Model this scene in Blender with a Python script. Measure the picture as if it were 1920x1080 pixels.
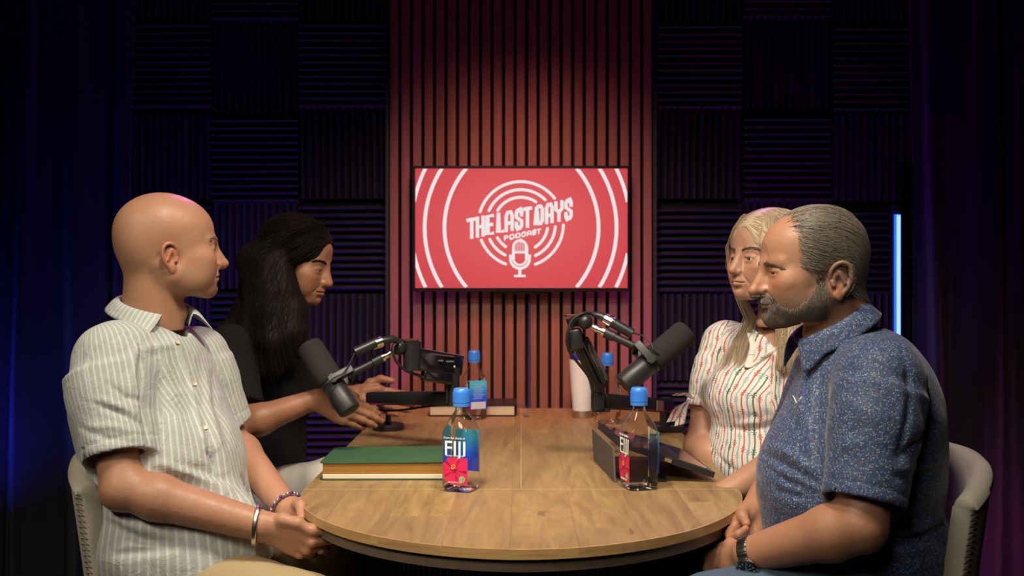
import bpy, math, random
import numpy as np
from mathutils import Vector, Matrix
from mathutils.bvhtree import BVHTree

# ---------------------------------------------------------------- scene, camera, light
for o in list(bpy.data.objects):
    bpy.data.objects.remove(o)
SC = bpy.context.scene
COL = SC.collection
FPX, CZ = 1876.0, 1.219
cam_d = bpy.data.cameras.new('camera'); cam = bpy.data.objects.new('camera', cam_d); COL.objects.link(cam)
cam.location = (0, 0, CZ); cam.rotation_euler = (math.pi / 2, 0, 0)
cam_d.sensor_width = 36; cam_d.lens = FPX / 1920 * 36
cam_d.shift_x = -17 / 1920; cam_d.shift_y = -30 / 1920
cam_d.clip_start = 0.05
cam_d.dof.use_dof = True; cam_d.dof.focus_distance = 2.02; cam_d.dof.aperture_fstop = 5.0
SC.camera = cam
SC.view_settings.view_transform = 'Standard'; SC.view_settings.look = 'None'
SC.view_settings.exposure = 0.0; SC.view_settings.gamma = 1.0
SC.view_settings.use_curve_mapping = False
W = bpy.data.worlds.new('world'); SC.world = W; W.use_nodes = True
W.node_tree.nodes['Background'].inputs[0].default_value = (0.10, 0.10, 0.14, 1)
W.node_tree.nodes['Background'].inputs[1].default_value = 0.03

def area(name, loc, target, size, power, color, sy=None, spread=180):
    l = bpy.data.lights.new(name, 'AREA'); l.energy = power; l.color = color
    l.shape = 'RECTANGLE'; l.size = size; l.size_y = sy or size; l.spread = math.radians(spread)
    o = bpy.data.objects.new(name, l); COL.objects.link(o)
    o.location = loc
    o.rotation_euler = (Vector(target) - Vector(loc)).to_track_quat('-Z', 'Y').to_euler()
    return o
WARM = (1.0, 0.88, 0.70)
area('key_light_panel', (0.28, 1.45, 2.42), (0.05, 2.30, 0.75), 0.26, 7.0, WARM, 0.26, 92)
area('key_light_panel', (-0.30, 1.40, 2.42), (-0.1, 2.30, 0.75), 0.26, 7.0, WARM, 0.26, 92)
area('front_light_panel', (-0.35, 0.1, 2.2), (0.0, 2.0, 0.78), 0.6, 1.7, WARM, 0.6, 54)
area('left_light_panel', (-1.35, 0.55, 2.2), (-0.25, 2.15, 0.75), 0.4, 2.2, WARM, 0.4, 56)
area('back_light_panel', (0.0, 2.55, 2.35), (0.0, 3.5, 1.0), 0.5, 3.0, (1.0, 0.33, 0.30), 0.3, 56)
area('hair_light_panel', (-0.75, 3.25, 2.30), (-0.72, 2.2, 1.35), 0.15, 0.28, (0.9, 0.12, 0.75), 0.15, 42)
area('hair_light_panel', (0.75, 3.25, 2.30), (0.62, 2.3, 1.32), 0.15, 0.28, (0.75, 0.12, 0.95), 0.15, 42)
# coloured wall washers standing on the floor behind the sitters
area('magenta_wash_lamp', (-0.75, 3.05, 0.35), (0.0, 3.5, 1.1), 0.10, 3.0, (1.0, 0.04, 0.22), 0.5)
area('magenta_wash_lamp', (0.75, 3.05, 0.35), (0.0, 3.5, 1.1), 0.10, 3.0, (1.0, 0.04, 0.22), 0.5)
area('purple_wash_lamp', (0.85, 3.0, 0.30), (0.85, 3.5, 1.0), 0.10, 3.6, (0.26, 0.03, 1.0), 0.4, 95)
area('purple_wash_lamp', (-0.85, 3.0, 0.30), (-0.85, 3.5, 1.0), 0.10, 5.0, (0.10, 0.03, 1.0), 0.4, 95)
area('blue_wash_lamp', (-1.66, 3.08, 0.55), (-1.76, 3.35, .82), 0.10, 1.2, (0.02, 0.03, 1.0), 0.3, 120)
area('blue_wash_lamp', (-1.10, 3.0, 0.35), (-1.0, 3.5, 1.1), 0.10, 1.2, (0.04, 0.03, 1.0), 0.4, 95)
area('magenta_floor_lamp', (1.60, 3.12, 0.22), (1.58, 3.40, 0.40), 0.05, 0.8, (0.9, 0.02, 0.6), 0.3)

# ---------------------------------------------------------------- helpers
def P(px, py, D):
    return np.array([D * (px - 977) / FPX, D, CZ - D * (py - 510) / FPX])

def tag(o, label=None, cat=None, group=None, kind=None):
    if label: o['label'] = label
    if cat: o['category'] = cat
    if group: o['group'] = group
    if kind: o['kind'] = kind
    return o

def empty(name, loc=(0, 0, 0), rz=0.0, label=None, cat=None, group=None, parent=None):
    o = bpy.data.objects.new(name, None); COL.objects.link(o)
    o.location = loc; o.rotation_euler = (0, 0, rz); o.empty_display_size = 0.05
    if parent: o.parent = parent
    return tag(o, label, cat, group)

def mesh_np(name, V, F, mat=None, parent=None, smooth=True, attrs=None, cols=None, world=False):
    """V (n,3); F quads (m,4) or tris (m,3) arrays or python list of polygons. world=True: V given in world, parent empty."""
    me = bpy.data.meshes.new(name)
    V = np.asarray(V, dtype=np.float64)
    if parent is not None and world:
        M = np.array(parent_mat(parent).inverted())
        V = V @ M[:3, :3].T + M[:3, 3]
    if isinstance(F, np.ndarray):
        k = F.shape[1]
        me.vertices.add(len(V)); me.vertices.foreach_set('co', V.astype(np.float32).ravel())
        me.loops.add(F.size); me.loops.foreach_set('vertex_index', F.astype(np.int32).ravel())
        me.polygons.add(len(F))
        me.polygons.foreach_set('loop_start', np.arange(0, F.size, k, dtype=np.int32))
        me.polygons.foreach_set('loop_total', np.full(len(F), k, dtype=np.int32))
        me.update(calc_edges=True)
    else:
        me.from_pydata([tuple(v) for v in V], [], F)
    me.polygons.foreach_set('use_smooth', np.full(len(me.polygons), smooth, dtype=bool))
    if attrs:
        for an, av in attrs.items():
            a = me.attributes.new(an, 'FLOAT', 'POINT'); a.data.foreach_set('value', np.asarray(av, dtype=np.float32))
    if cols is not None:
        a = me.attributes.new('tint', 'FLOAT_COLOR', 'POINT')
        c4 = np.ones((len(V), 4), dtype=np.float32); c4[:, :3] = cols
        a.data.foreach_set('color', c4.ravel())
    me.validate(); me.update()
    o = bpy.data.objects.new(name, me); COL.objects.link(o)
    if mat: me.materials.append(mat)
    if parent is not None: o.parent = parent
    return o

def parent_mat(p):
    M = Matrix.LocRotScale(p.location, p.rotation_euler, p.scale)
    return parent_mat(p.parent) @ M if p.parent else M

class MB:
    """collects polygons for one mesh"""
    def __init__(s): s.v = []; s.f = []
    def add(s, V, F):
        n = len(s.v); s.v += [tuple(v) for v in V]; s.f += [tuple(i + n for i in f) for f in F]; return s
    def box(s, c, size, R=None, bevel=0.0):
        x, y, z = [q / 2 for q in size]; b = min(bevel, x * .99, y * .99, z * .99)
        if b <= 0:
            V = [(i * x, j * y, k * z) for i in (-1, 1) for j in (-1, 1) for k in (-1, 1)]
            F = [(0, 1, 3, 2), (4, 6, 7, 5), (0, 4, 5, 1), (2, 3, 7, 6), (0, 2, 6, 4), (1, 5, 7, 3)]
        else:
            bm = __import__('bmesh').new()
            import bmesh
            bmesh.ops.create_cube(bm, size=1)
            bmesh.ops.scale(bm, vec=(2 * x, 2 * y, 2 * z), verts=bm.verts)
            bmesh.ops.bevel(bm, geom=list(bm.edges), offset=b, segments=3, profile=.5, affect='EDGES')
            bm.verts.ensure_lookup_table(); bm.verts.index_update()
            V = [tuple(v.co) for v in bm.verts]; F = [tuple(v.index for v in f.verts) for f in bm.faces]; bm.free()
        if R is not None: V = [tuple(R @ Vector(v)) for v in V]
        return s.add([(v[0] + c[0], v[1] + c[1], v[2] + c[2]) for v in V], F)
    def tube(s, pts, r, n=12, cap=True, flat=None):
        pts = [Vector(p) for p in pts]; m = len(pts)
        if not hasattr(r, '__len__'): r = [r] * m
        V = []; F = []; up = None
        for i, p in enumerate(pts):
            t = (pts[min(i + 1, m - 1)] - pts[max(i - 1, 0)])
            if t.length < 1e-9: t = Vector((0, 0, 1))
            t.normalize()
            if up is None:
                up = t.orthogonal().normalized()
            up = (up - t * up.dot(t))
            up = up.normalized() if up.length > 1e-6 else t.orthogonal().normalized()
            q = t.cross(up)
            for k in range(n):
                a = 2 * math.pi * k / n
                V.append(p + up * (math.cos(a) * r[i]) + q * (math.sin(a) * r[i]))
        for i in range(m - 1):
            for k in range(n):
                F.append((i * n + k, i * n + (k + 1) % n, (i + 1) * n + (k + 1) % n, (i + 1) * n + k))
        if cap:
            F.append(tuple(range(n - 1, -1, -1))); F.append(tuple((m - 1) * n + k for k in range(n)))
        return s.add(V, F)
    def lathe(s, prof, n=32, c=(0, 0, 0), R=None, sq=None):
        """prof [(r,z)]; sq: superellipse exponent per row (None round)"""
        V = []; F = []; m = len(prof)
        for i, pr in enumerate(prof):
            r, z = pr[0], pr[1]; e = pr[2] if len(pr) > 2 else 2.0
            for k in range(n):
                a = 2 * math.pi * (k + .5) / n; ca, sa = math.cos(a), math.sin(a)
                g = (abs(ca) ** e + abs(sa) ** e) ** (-1 / e)
                V.append(Vector((r * g * ca, r * g * sa, z)))
        for i in range(m - 1):
            for k in range(n):
                F.append((i * n + k, i * n + (k + 1) % n, (i + 1) * n + (k + 1) % n, (i + 1) * n + k))
        if prof[0][0] > 1e-6: F.append(tuple(range(n - 1, -1, -1)))
        if prof[-1][0] > 1e-6: F.append(tuple((m - 1) * n + k for k in range(n)))
        if R is not None: V = [R @ v for v in V]
        return s.add([v + Vector(c) for v in V], F)
    def prism(s, poly, z0, z1):
        n = len(poly); V = [(x, y, z0) for x, y in poly] + [(x, y, z1) for x, y in poly]
        F = [tuple(range(n - 1, -1, -1)), tuple(range(n, 2 * n))] + [(i, (i + 1) % n, n + (i + 1) % n, n + i) for i in range(n)]
        return s.add(V, F)
    def build(s, name, mat, parent=None, smooth=False, world=False):
        V = np.array([tuple(v) for v in s.v])
        o = mesh_np(name, V, s.f, mat, parent, smooth=False, world=world)
        if smooth:
            me = o.data
            me.polygons.foreach_set('use_smooth', np.ones(len(me.polygons), dtype=bool))
            try: me.set_sharp_from_angle(angle=math.radians(40))
            except Exception: pass
        return o

def srgb(r, g, b):
    f = lambda c: (c / 255 / 12.92) if c / 255 <= .04045 else ((c / 255 + .055) / 1.055) ** 2.4
    return (f(r), f(g), f(b), 1)

# ---------------------------------------------------------------- node helper
class NB:
    def __init__(s, name):
        s.m = bpy.data.materials.new(name); s.m.use_nodes = True; s.t = s.m.node_tree
        s.b = s.t.nodes['Principled BSDF']
    def n(s, typ, _props=None, **inp):
        nd = s.t.nodes.new('ShaderNode' + typ)
        for k, v in (_props or {}).items(): setattr(nd, k, v)
        for k, v in inp.items():
            key = int(k[1:]) if k[0] == 'i' and k[1:].isdigit() else k.replace('_', ' ')
            s.set(nd.inputs[key], v)
        return nd
    def set(s, sock, v):
        if isinstance(v, bpy.types.NodeSocket): s.t.links.new(v, sock)
        elif isinstance(v, bpy.types.Node): s.t.links.new(v.outputs[0], sock)
        else: sock.default_value = v
    def math(s, op, a, b=0.0, c=0.0):
        return s.n('Math', {'operation': op}, i0=a, i1=b, i2=c).outputs[0]
    def mix(s, fac, a, b, blend='MIX'):
        nd = s.t.nodes.new('ShaderNodeMix'); nd.data_type = 'RGBA'; nd.blend_type = blend
        s.set(nd.inputs[0], fac); s.set(nd.inputs[6], a); s.set(nd.inputs[7], b); return nd.outputs[2]
    def ramp(s, fac, stops):
        nd = s.t.nodes.new('ShaderNodeValToRGB'); s.set(nd.inputs[0], fac); cr = nd.color_ramp
        while len(cr.elements) < len(stops): cr.elements.new(.5)
        for e, (p, c) in zip(cr.elements, stops): e.position = p; e.color = c
        return nd.outputs[0]
    def pos(s, scale=(1, 1, 1), rot=(0, 0, 0), obj=True):
        tc = s.n('TexCoord').outputs['Object' if obj else 'Generated']
        mp = s.n('Mapping'); s.set(mp.inputs['Vector'], tc); mp.inputs['Scale'].default_value = scale
        mp.inputs['Rotation'].default_value = rot; return mp.outputs[0]
    def noise(s, scale, vec=None, detail=3, rough=.5, out=0, dist=0.0):
        nd = s.n('TexNoise', Scale=scale, Detail=detail, Roughness=rough, Distortion=dist)
        if vec is not None: s.set(nd.inputs['Vector'], vec)
        return nd.outputs[out]
    def bump(s, h, strength=.3, dist=.002, prev=None):
        nd = s.n('Bump', Strength=strength, Distance=dist, Height=h)
        if prev is not None: s.set(nd.inputs['Normal'], prev)
        return nd.outputs[0]
    def out(s, **kw):
        for k, v in kw.items(): s.set(s.b.inputs[k.replace('_', ' ')], v)
        return s.m
    def attr(s, name): return s.n('Attribute', {'attribute_name': name})

_mats = {}
def simple(name, col, rough=.5, metal=0.0, bump=0.0, bscale=300, spec=.5, var=0.0, coat=0.0):
    if name in _mats: return _mats[name]
    b = NB(name); c = srgb(*col) if max(col) > 1 else (*col, 1)
    kw = dict(Roughness=rough, Metallic=metal, Specular_IOR_Level=spec)
    if coat: kw['Coat_Weight'] = coat
    nz = b.noise(bscale, b.pos())
    c2 = tuple(q * (1 - var) for q in c[:3]) + (1,)
    kw['Base_Color'] = b.mix(nz, c, c2) if var else c
    if bump: kw['Normal'] = b.bump(nz, bump, .001)
    _mats[name] = b.out(**kw); return _mats[name]

def emit(name, col, strength=1.0):
    b = NB(name); c = srgb(*col)
    return b.out(Base_Color=(0.01, 0.01, 0.01, 1), Emission_Color=c, Emission_Strength=strength, Roughness=.35)

# ---------------------------------------------------------------- implicit surfaces
class Prim:
    def __init__(s, f, lo, hi): s.f = f; s.lo = np.array(lo, float); s.hi = np.array(hi, float)
    def at(s, V): return s.f(V[:, 0], V[:, 1], V[:, 2])

def rc(a, b, ra, rb=None):
    a = np.array(a, float); b = np.array(b, float); rb = ra if rb is None else rb
    d = b - a; L2 = max(float(d @ d), 1e-12); R = max(ra, rb)
    def f(x, y, z):
        px, py, pz = x - a[0], y - a[1], z - a[2]
        t = np.clip((px * d[0] + py * d[1] + pz * d[2]) / L2, 0, 1)
        return np.sqrt((px - t * d[0]) ** 2 + (py - t * d[1]) ** 2 + (pz - t * d[2]) ** 2) - (ra + (rb - ra) * t)
    return Prim(f, np.minimum(a, b) - R, np.maximum(a, b) + R)

def sph(c, r): return rc(c, c, r)

def ell(c, r, R=None):
    c = np.array(c, float); r = np.array(r, float); Rm = np.eye(3) if R is None else np.array(R)   # columns = axes
    def f(x, y, z):
        px, py, pz = x - c[0], y - c[1], z - c[2]
        q = [px * Rm[0, i] + py * Rm[1, i] + pz * Rm[2, i] for i in range(3)]
        k0 = np.sqrt(sum((q[i] / r[i]) ** 2 for i in range(3)))
        k1 = np.sqrt(sum((q[i] / r[i] ** 2) ** 2 for i in range(3))) + 1e-9
        return k0 * (k0 - 1) / k1
    e = np.sqrt((Rm ** 2) @ (r ** 2))
    return Prim(f, c - e, c + e)

def capcone(a, b, ra, rb, flat=1.0):
    """cone with flat ends"""
    a = np.array(a, float); b = np.array(b, float); d = b - a; L = np.linalg.norm(d); d = d / L; R = max(ra, rb)
    def f(x, y, z):
        px, py, pz = x - a[0], y - a[1], z - a[2]
        t = px * d[0] + py * d[1] + pz * d[2]
        rad = np.sqrt(np.maximum(px ** 2 + py ** 2 + pz ** 2 - t ** 2, 0))
        return np.maximum(rad - (ra + (rb - ra) * np.clip(t / L, 0, 1)), np.maximum(-t, t - L))
    return Prim(f, np.minimum(a, b) - R, np.maximum(a, b) + R)

def half(pt, n):
    """half space: inside where (p-pt).n < 0"""
    pt = np.array(pt, float); n = np.array(n, float); n = n / np.linalg.norm(n)
    return Prim(lambda x, y, z: (x - pt[0]) * n[0] + (y - pt[1]) * n[1] + (z - pt[2]) * n[2] + 0 * (x + y + z), [-9] * 3, [9] * 3)

def smin(a, b, k):
    if k <= 0: return np.minimum(a, b)
    h = np.maximum(k - np.abs(a - b), 0) / k
    return np.minimum(a, b) - h * h * k * .25

class Vox:
    def __init__(s, lo, hi, h):
        s.h = h; s.lo = np.array(lo, float); n = np.ceil((np.array(hi) - s.lo) / h).astype(int) + 1
        s.ax = [(s.lo[i] + h * np.arange(n[i])).astype(np.float32) for i in range(3)]
        s.F = np.full(n, .03, dtype=np.float32)
    def _sub(s, p, m):
        sl = []
        for i in range(3):
            a = int(max(0, math.floor((p.lo[i] - m - s.lo[i]) / s.h))); b = int(min(len(s.ax[i]), math.ceil((p.hi[i] + m - s.lo[i]) / s.h) + 1))
            if b - a < 2: return None
            sl.append(slice(a, b))
        return tuple(sl)
    def _ev(s, p, sl):
        return p.f(s.ax[0][sl[0]][:, None, None], s.ax[1][sl[1]][None, :, None], s.ax[2][sl[2]][None, None, :]).astype(np.float32)
    def add(s, p, k=0.01):
        sl = s._sub(p, k + 3 * s.h)
        if sl: s.F[sl] = smin(s.F[sl], s._ev(p, sl), k)
    def sub(s, p, k=0.004):
        sl = s._sub(p, k + 2 * s.h)
        if sl: s.F[sl] = -smin(-s.F[sl], s._ev(p, sl), k)
    def merge(s, o, k): s.F = smin(s.F, o.F, k)
    def inter(s, p, k=0.0):
        sl = tuple(slice(0, len(a)) for a in s.ax); s.F[sl] = -smin(-s.F[sl], -s._ev(p, sl), k)
    def warp(s, fn):
        s.F += fn(s.ax[0][:, None, None], s.ax[1][None, :, None], s.ax[2][None, None, :]).astype(np.float32)
    def run(s, ops):
        for op in ops:
            getattr(s, op[0])(*op[1:])
        return s
    def mesh(s):
        F = s.F; S = F < 0
        S[0] = S[-1] = False; S[:, 0] = S[:, -1] = False; S[:, :, 0] = S[:, :, -1] = False
        c = np.zeros(tuple(q - 1 for q in S.shape), dtype=np.int8)
        for i in (0, 1):
            for j in (0, 1):
                for k in (0, 1):
                    c += S[i:S.shape[0] - 1 + i, j:S.shape[1] - 1 + j, k:S.shape[2] - 1 + k]
        act = (c > 0) & (c < 8); I = np.argwhere(act)
        idx = np.full(act.shape, -1, dtype=np.int32); idx[act] = np.arange(len(I))
        acc = np.zeros((len(I), 3)); cnt = np.zeros(len(I))
        cor = {}
        for i in (0, 1):
            for j in (0, 1):
                for k in (0, 1):
                    q = (I[:, 0] + i, I[:, 1] + j, I[:, 2] + k); v = F[q].astype(np.float64); sv = S[q]
                    v = np.where(sv, np.minimum(v, -1e-6), np.maximum(v, 1e-6)); cor[i, j, k] = v
        for a in cor:
            for d in range(3):
                if a[d] == 0:
                    b = list(a); b[d] = 1; b = tuple(b)
                    va, vb = cor[a], cor[b]; m = (va < 0) != (vb < 0)
                    t = np.where(m, va / np.where(m, va - vb, 1), 0)
                    pt = np.tile(np.array(a, float), (len(I), 1)); pt[:, d] += t
                    acc[m] += pt[m]; cnt[m] += 1
        V = (I + acc / cnt[:, None]) * s.h + s.lo
        quads = []
        for d in range(3):
            e1, e2 = [(1, 2), (2, 0), (0, 1)][d]
            A = [slice(0, n) for n in S.shape]; B = list(A); A[d] = slice(0, S.shape[d] - 1); B[d] = slice(1, S.shape[d])
            X = np.argwhere(S[tuple(A)] != S[tuple(B)])
            X = X[(X[:, e1] > 0) & (X[:, e2] > 0)]
            ins = S[tuple(X.T)]
            def g(o1, o2):
                Y = X.copy(); Y[:, e1] -= o1; Y[:, e2] -= o2; return idx[tuple(Y.T)]
            q = np.stack([g(1, 1), g(0, 1), g(0, 0), g(1, 0)], 1)
            q[~ins] = q[~ins][:, ::-1]
            quads.append(q)
        Q = np.concatenate(quads); Q = Q[(Q >= 0).all(1)]
        return V, Q

def smooth_v(V, Q, it=1, lam=.5):
    for _ in range(it):
        acc = np.zeros_like(V); cnt = np.zeros(len(V))
        for a, b in ((0, 1), (1, 2), (2, 3), (3, 0)):
            np.add.at(acc, Q[:, a], V[Q[:, b]]); np.add.at(acc, Q[:, b], V[Q[:, a]])
            np.add.at(cnt, Q[:, a], 1); np.add.at(cnt, Q[:, b], 1)
        V = V + lam * (acc / np.maximum(cnt, 1)[:, None] - V)
    return V

def normals(V, Q):
    n = np.cross(V[Q[:, 2]] - V[Q[:, 0]], V[Q[:, 3]] - V[Q[:, 1]]); N = np.zeros_like(V)
    for i in range(4): np.add.at(N, Q[:, i], n)
    return N / (np.linalg.norm(N, axis=1)[:, None] + 1e-12)

_rs = np.random.RandomState(3)
_wv = _rs.randn(64, 3); _wp = _rs.rand(64) * 6.28
def wob(x, y, z, f, seed=0, n=6):
    s = 0
    for i in range(n):
        w = _wv[(seed * 7 + i * 5) % 64]; w = w / np.linalg.norm(w) * f * (1 + .35 * (i % 3)); ph = _wp[(seed * 11 + i) % 64]
        s = s + np.sin(x * w[0] + y * w[1] + z * w[2] + ph)
    return s / n

def bvh(V, Q):
    return BVHTree.FromPolygons([tuple(v) for v in V.tolist()], Q.tolist())

CAM = Vector((0, 0, CZ))
def ray(tree, px, py):
    d = Vector(P(px, py, 1.0)) - CAM
    r = tree.ray_cast(CAM, d.normalized())
    return r[0], r[1]

def folds(V, Q, strokes, passes=1):
    """raise or sink ridges along strokes laid on the cloth surface; stroke = (points, amp, sigma)"""
    tr = bvh(V, Q); N = normals(V, Q); D = np.zeros(len(V))
    for pts, amp, sg in strokes:
        W3 = [ray(tr, *p)[0] for p in pts]; W3 = [np.array(w) for w in W3 if w is not None]
        if len(W3) < 2: continue
        A = np.array(W3); lo = A.min(0) - 3 * sg; hi = A.max(0) + 3 * sg
        m = np.where(((V > lo) & (V < hi)).all(1))[0]
        if not len(m): continue
        X = V[m]; best = np.full(len(m), 9.); tt = np.zeros(len(m)); n = len(A) - 1
        for i in range(n):
            d = A[i + 1] - A[i]; L2 = d @ d + 1e-12; t = np.clip(((X - A[i]) @ d) / L2, 0, 1)
            q = np.linalg.norm(X - A[i] - t[:, None] * d, axis=1); u = q < best
            best[u] = q[u]; tt[u] = (i + t[u]) / n
        w = np.sin(np.pi * np.clip(tt * .86 + .07, 0, 1)) ** .7
        D[m] += amp * w * np.exp(-(best / sg) ** 2)
    return V + N * D[:, None]

def tubes(paths, r0, r1=None, sides=3):
    """paths (n,m,3) -> tapered strands, one mesh"""
    paths = np.asarray(paths, float); n, m, _ = paths.shape; r1 = r0 * .3 if r1 is None else r1
    T = np.gradient(paths, axis=1); T /= np.linalg.norm(T, axis=2)[..., None] + 1e-9
    ref = np.array([.31, .87, .38]); U = np.cross(T, ref); U /= np.linalg.norm(U, axis=2)[..., None] + 1e-9; Wv = np.cross(T, U)
    rr = np.linspace(r0, r1, m)[None, :, None]
    rings = [paths + rr * (math.cos(a) * U + math.sin(a) * Wv) for a in [2 * math.pi * k / sides for k in range(sides)]]
    V = np.stack(rings, 2).reshape(-1, 3)
    base = (np.arange(n)[:, None] * m + np.arange(m - 1)[None, :]).ravel() * sides
    Q = []
    for k in range(sides):
        k2 = (k + 1) % sides
        Q.append(np.stack([base + k, base + k2, base + sides + k2, base + sides + k], 1))
    return V, np.concatenate(Q)

def frame(F_, U_=(0, 0, 1)):
    F_ = np.array(F_, float); F_ /= np.linalg.norm(F_); U_ = np.array(U_, float)
    L = np.cross(U_, F_); L /= np.linalg.norm(L); U2 = np.cross(F_, L)
    return np.stack([F_, L, U2], 1)     # columns forward, left, up
# ---------------------------------------------------------------- setting
M_black = simple('matte_black_wall', (.012, .012, .016), .9, bump=.2, bscale=60)
M_floor = simple('dark_carpet', (.02, .02, .024), .95, bump=.5, bscale=400)
mb = MB(); mb.box((0, 1.6, -.05), (5.2, 4.4, .1)); tag(mb.build('floor', M_floor), kind='structure')
mb = MB(); mb.box((0, 1.6, 2.85), (5.2, 4.4, .1)); tag(mb.build('ceiling', M_black), kind='structure')
mb = MB(); mb.box((0, 3.61, 1.4), (5.2, .1, 2.9)); wall_back = tag(mb.build('wall_back', M_black), kind='structure')
mb = MB(); mb.box((-2.55, 1.6, 1.4), (.1, 4.1, 2.9)); tag(mb.build('wall_left', M_black), kind='structure')
mb = MB(); mb.box((2.55, 1.6, 1.4), (.1, 4.1, 2.9)); tag(mb.build('wall_right', M_black), kind='structure')
mb = MB(); mb.box((0, -.55, 1.4), (5.2, .1, 2.9)); tag(mb.build('wall_front', M_black), kind='structure')

# foam tiles: wedge ridges, two ways round, recessed joints between tiles
b = NB('charcoal_acoustic_foam')
nz = b.noise(900, b.pos(), 2)
M_foam = b.out(Base_Color=b.mix(nz, (.013, .012, .016, 1), (.022, .021, .028, 1)), Roughness=.85, Specular_IOR_Level=.35,
               Normal=b.bump(nz, .35, .001))
def foam_mesh(vertical):
    m = MB(); S = .305; n = 12; p = S / n
    prof = [(-S / 2, 0)]
    for i in range(n):
        x = -S / 2 + i * p
        prof += [(x + p * .06, -.014), (x + p * .34, -.046), (x + p * .5, -.050), (x + p * .66, -.046), (x + p * .94, -.014)]
    prof += [(S / 2, 0)]
    V = []
    for (x, y) in prof:
        for e in (-S / 2, S / 2):
            V.append((x, y, e) if vertical else (e, y, -x))
    k = len(prof)
    F = [(2 * i, 2 * i + 2, 2 * i + 3, 2 * i + 1) for i in range(k - 1)]
    F += [tuple(2 * i for i in range(k - 1, -1, -1)), tuple(2 * i + 1 for i in range(k)), (0, 1, 2 * k - 1, 2 * k - 2)]
    m.add(V, F); o = m.build('foam_tile', M_foam); return o
fv, fh = foam_mesh(True), foam_mesh(False)
used = {True: False, False: False}
cols_ = [(641, [-128, 40, 208, 382, 550, 716, 882], 0), (477, [-124, 44, 218, 378, 545, 712, 880], 1), (313, [-128, 40, 212, 380, 548, 716, 882], 0), (149, [40, 214, 382, 548], 1),
         (1309, [-128, 42, 208, 386, 550, 716, 882], 0), (1477, [-128, 36, 216, 372, 545, 712, 880], 1), (1644, [-120, 46, 212, 392, 550, 716, 882], 0), (1810, [40, 212, 382, 548], 1)]
for cx, tops, ph in cols_:
    for k, ty in enumerate(tops):
        vert = bool((k + ph) % 2 == 0) if len(tops) == 7 else bool((k + ph) % 2)
        src = fv if vert else fh
        o = src if not used[vert] else src.copy()
        if used[vert]: COL.objects.link(o)
        used[vert] = True
        p = P(cx, ty + 82.5, 3.512); o.location = (p[0], 3.559, p[2]); o.parent = wall_back
        o.rotation_euler = (0, math.radians(((k * 37 + cx) % 5 - 2) * .15), 0)

# slat wall
def wood_slat():
    b = NB('reddish_walnut_slat_veneer')
    info = b.n('ObjectInfo').outputs['Random']
    v = b.n('VectorMath', {'operation': 'ADD'}, i0=b.pos((60, 60, 1.6)), i1=b.n('CombineXYZ', X=b.math('MULTIPLY', info, 37.0), Z=b.math('MULTIPLY', info, 11.0)))
    g = b.noise(1.0, v, 6, .6, dist=.3); g2 = b.noise(6.0, v, 3, .6)
    c = b.ramp(g, [(.3, (.17, .060, .042, 1)), (.5, (.25, .092, .062, 1)), (.72, (.32, .125, .085, 1))])
    c = b.mix(b.math('MULTIPLY', g2, .35), c, (.20, .075, .05, 1))
    c = b.mix(b.math('MULTIPLY', info, .30), c, (.19, .08, .055, 1))
    return b.out(Base_Color=c, Roughness=.55, Specular_IOR_Level=.35, Normal=b.bump(g, .15, .0006))
M_slat = wood_slat()
M_felt = simple('black_felt_backing', (.006, .006, .008), .95)
sw = empty('slat_wall_panel', (0, 3.5, 0.06), label='tall reddish wood slat wall panel with black gaps behind the television', cat='wall panel')
mb = MB(); mb.box((0, 3.525, 1.37), (.94, .03, 2.6)); mb.build('felt_backing', M_felt, sw, world=True)
sm = MB().box((0, 0, 0), (.0285, .026, 2.6), bevel=.0012).build('slat', M_slat, sw, smooth=True)
for i in range(23):
    o = sm if i == 0 else sm.copy()
    if i: COL.objects.link(o)
    o.location = (-.455 + .01425 + i * .04, 3.484 - 3.5, 1.37 - .06); o.parent = sw
for s in (-1, 1):
    mb = MB(); mb.box((s * .4635, 3.50, 1.37), (.012, .075, 2.6)); mb.build('edge_strip', simple('satin_black_edge', (.01, .01, .012), .45), sw, world=True)

# curtains
def curtain(name, path, label, seed, z1=2.72):
    rs = random.Random(seed); pts = [Vector((*p, 0)) for p in path]; L = [0]
    for a, c in zip(pts, pts[1:]): L.append(L[-1] + (c - a).length)
    n = int(L[-1] / .008); m = 40; V = []; ph = 0; phs = []; w = .13
    for i in range(n + 1):
        if i % 22 == 0: w = rs.uniform(.10, .19)
        ph += 2 * math.pi * .008 / w; phs.append(ph)
    for i in range(n + 1):
        s = L[-1] * i / n; k = max(j for j in range(len(L) - 1) if L[j] <= s + 1e-9)
        d = (pts[k + 1] - pts[k]).normalized(); q = Vector((-d.y, d.x, 0)); p = pts[k] + d * (s - L[k])
        for j in range(m + 1):
            z = .015 + (z1 - .015) * j / m
            a = .030 + .016 * math.sin(z * 1.7 + s * 5) * (1 - .5 * j / m)
            off = a * math.sin(phs[i] + .25 * math.sin(z * 2.1 + i * .02)) + .009 * math.sin(phs[i] * 2.3 + z * .8)
            V.append(tuple(p + q * off + Vector((0, 0, z)) + d * (.02 * math.sin(z * 1.3 + phs[i] * .5))))
    F = np.array([(i * (m + 1) + j, (i + 1) * (m + 1) + j, (i + 1) * (m + 1) + j + 1, i * (m + 1) + j + 1) for i in range(n) for j in range(m)])
    o = mesh_np(name, V, F, M_curt); md = o.modifiers.new('thick', 'SOLIDIFY'); md.thickness = .003
    return tag(o, label, 'curtain')
b = NB('black_velvet_curtain'); nz = b.noise(700, b.pos(), 2)
M_curt = b.out(Base_Color=b.mix(nz, (.012, .011, .016, 1), (.018, .017, .024, 1)), Roughness=.9, Sheen_Weight=.25, Sheen_Roughness=.5, Specular_IOR_Level=.15, Normal=b.bump(nz, .2, .0008))
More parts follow.
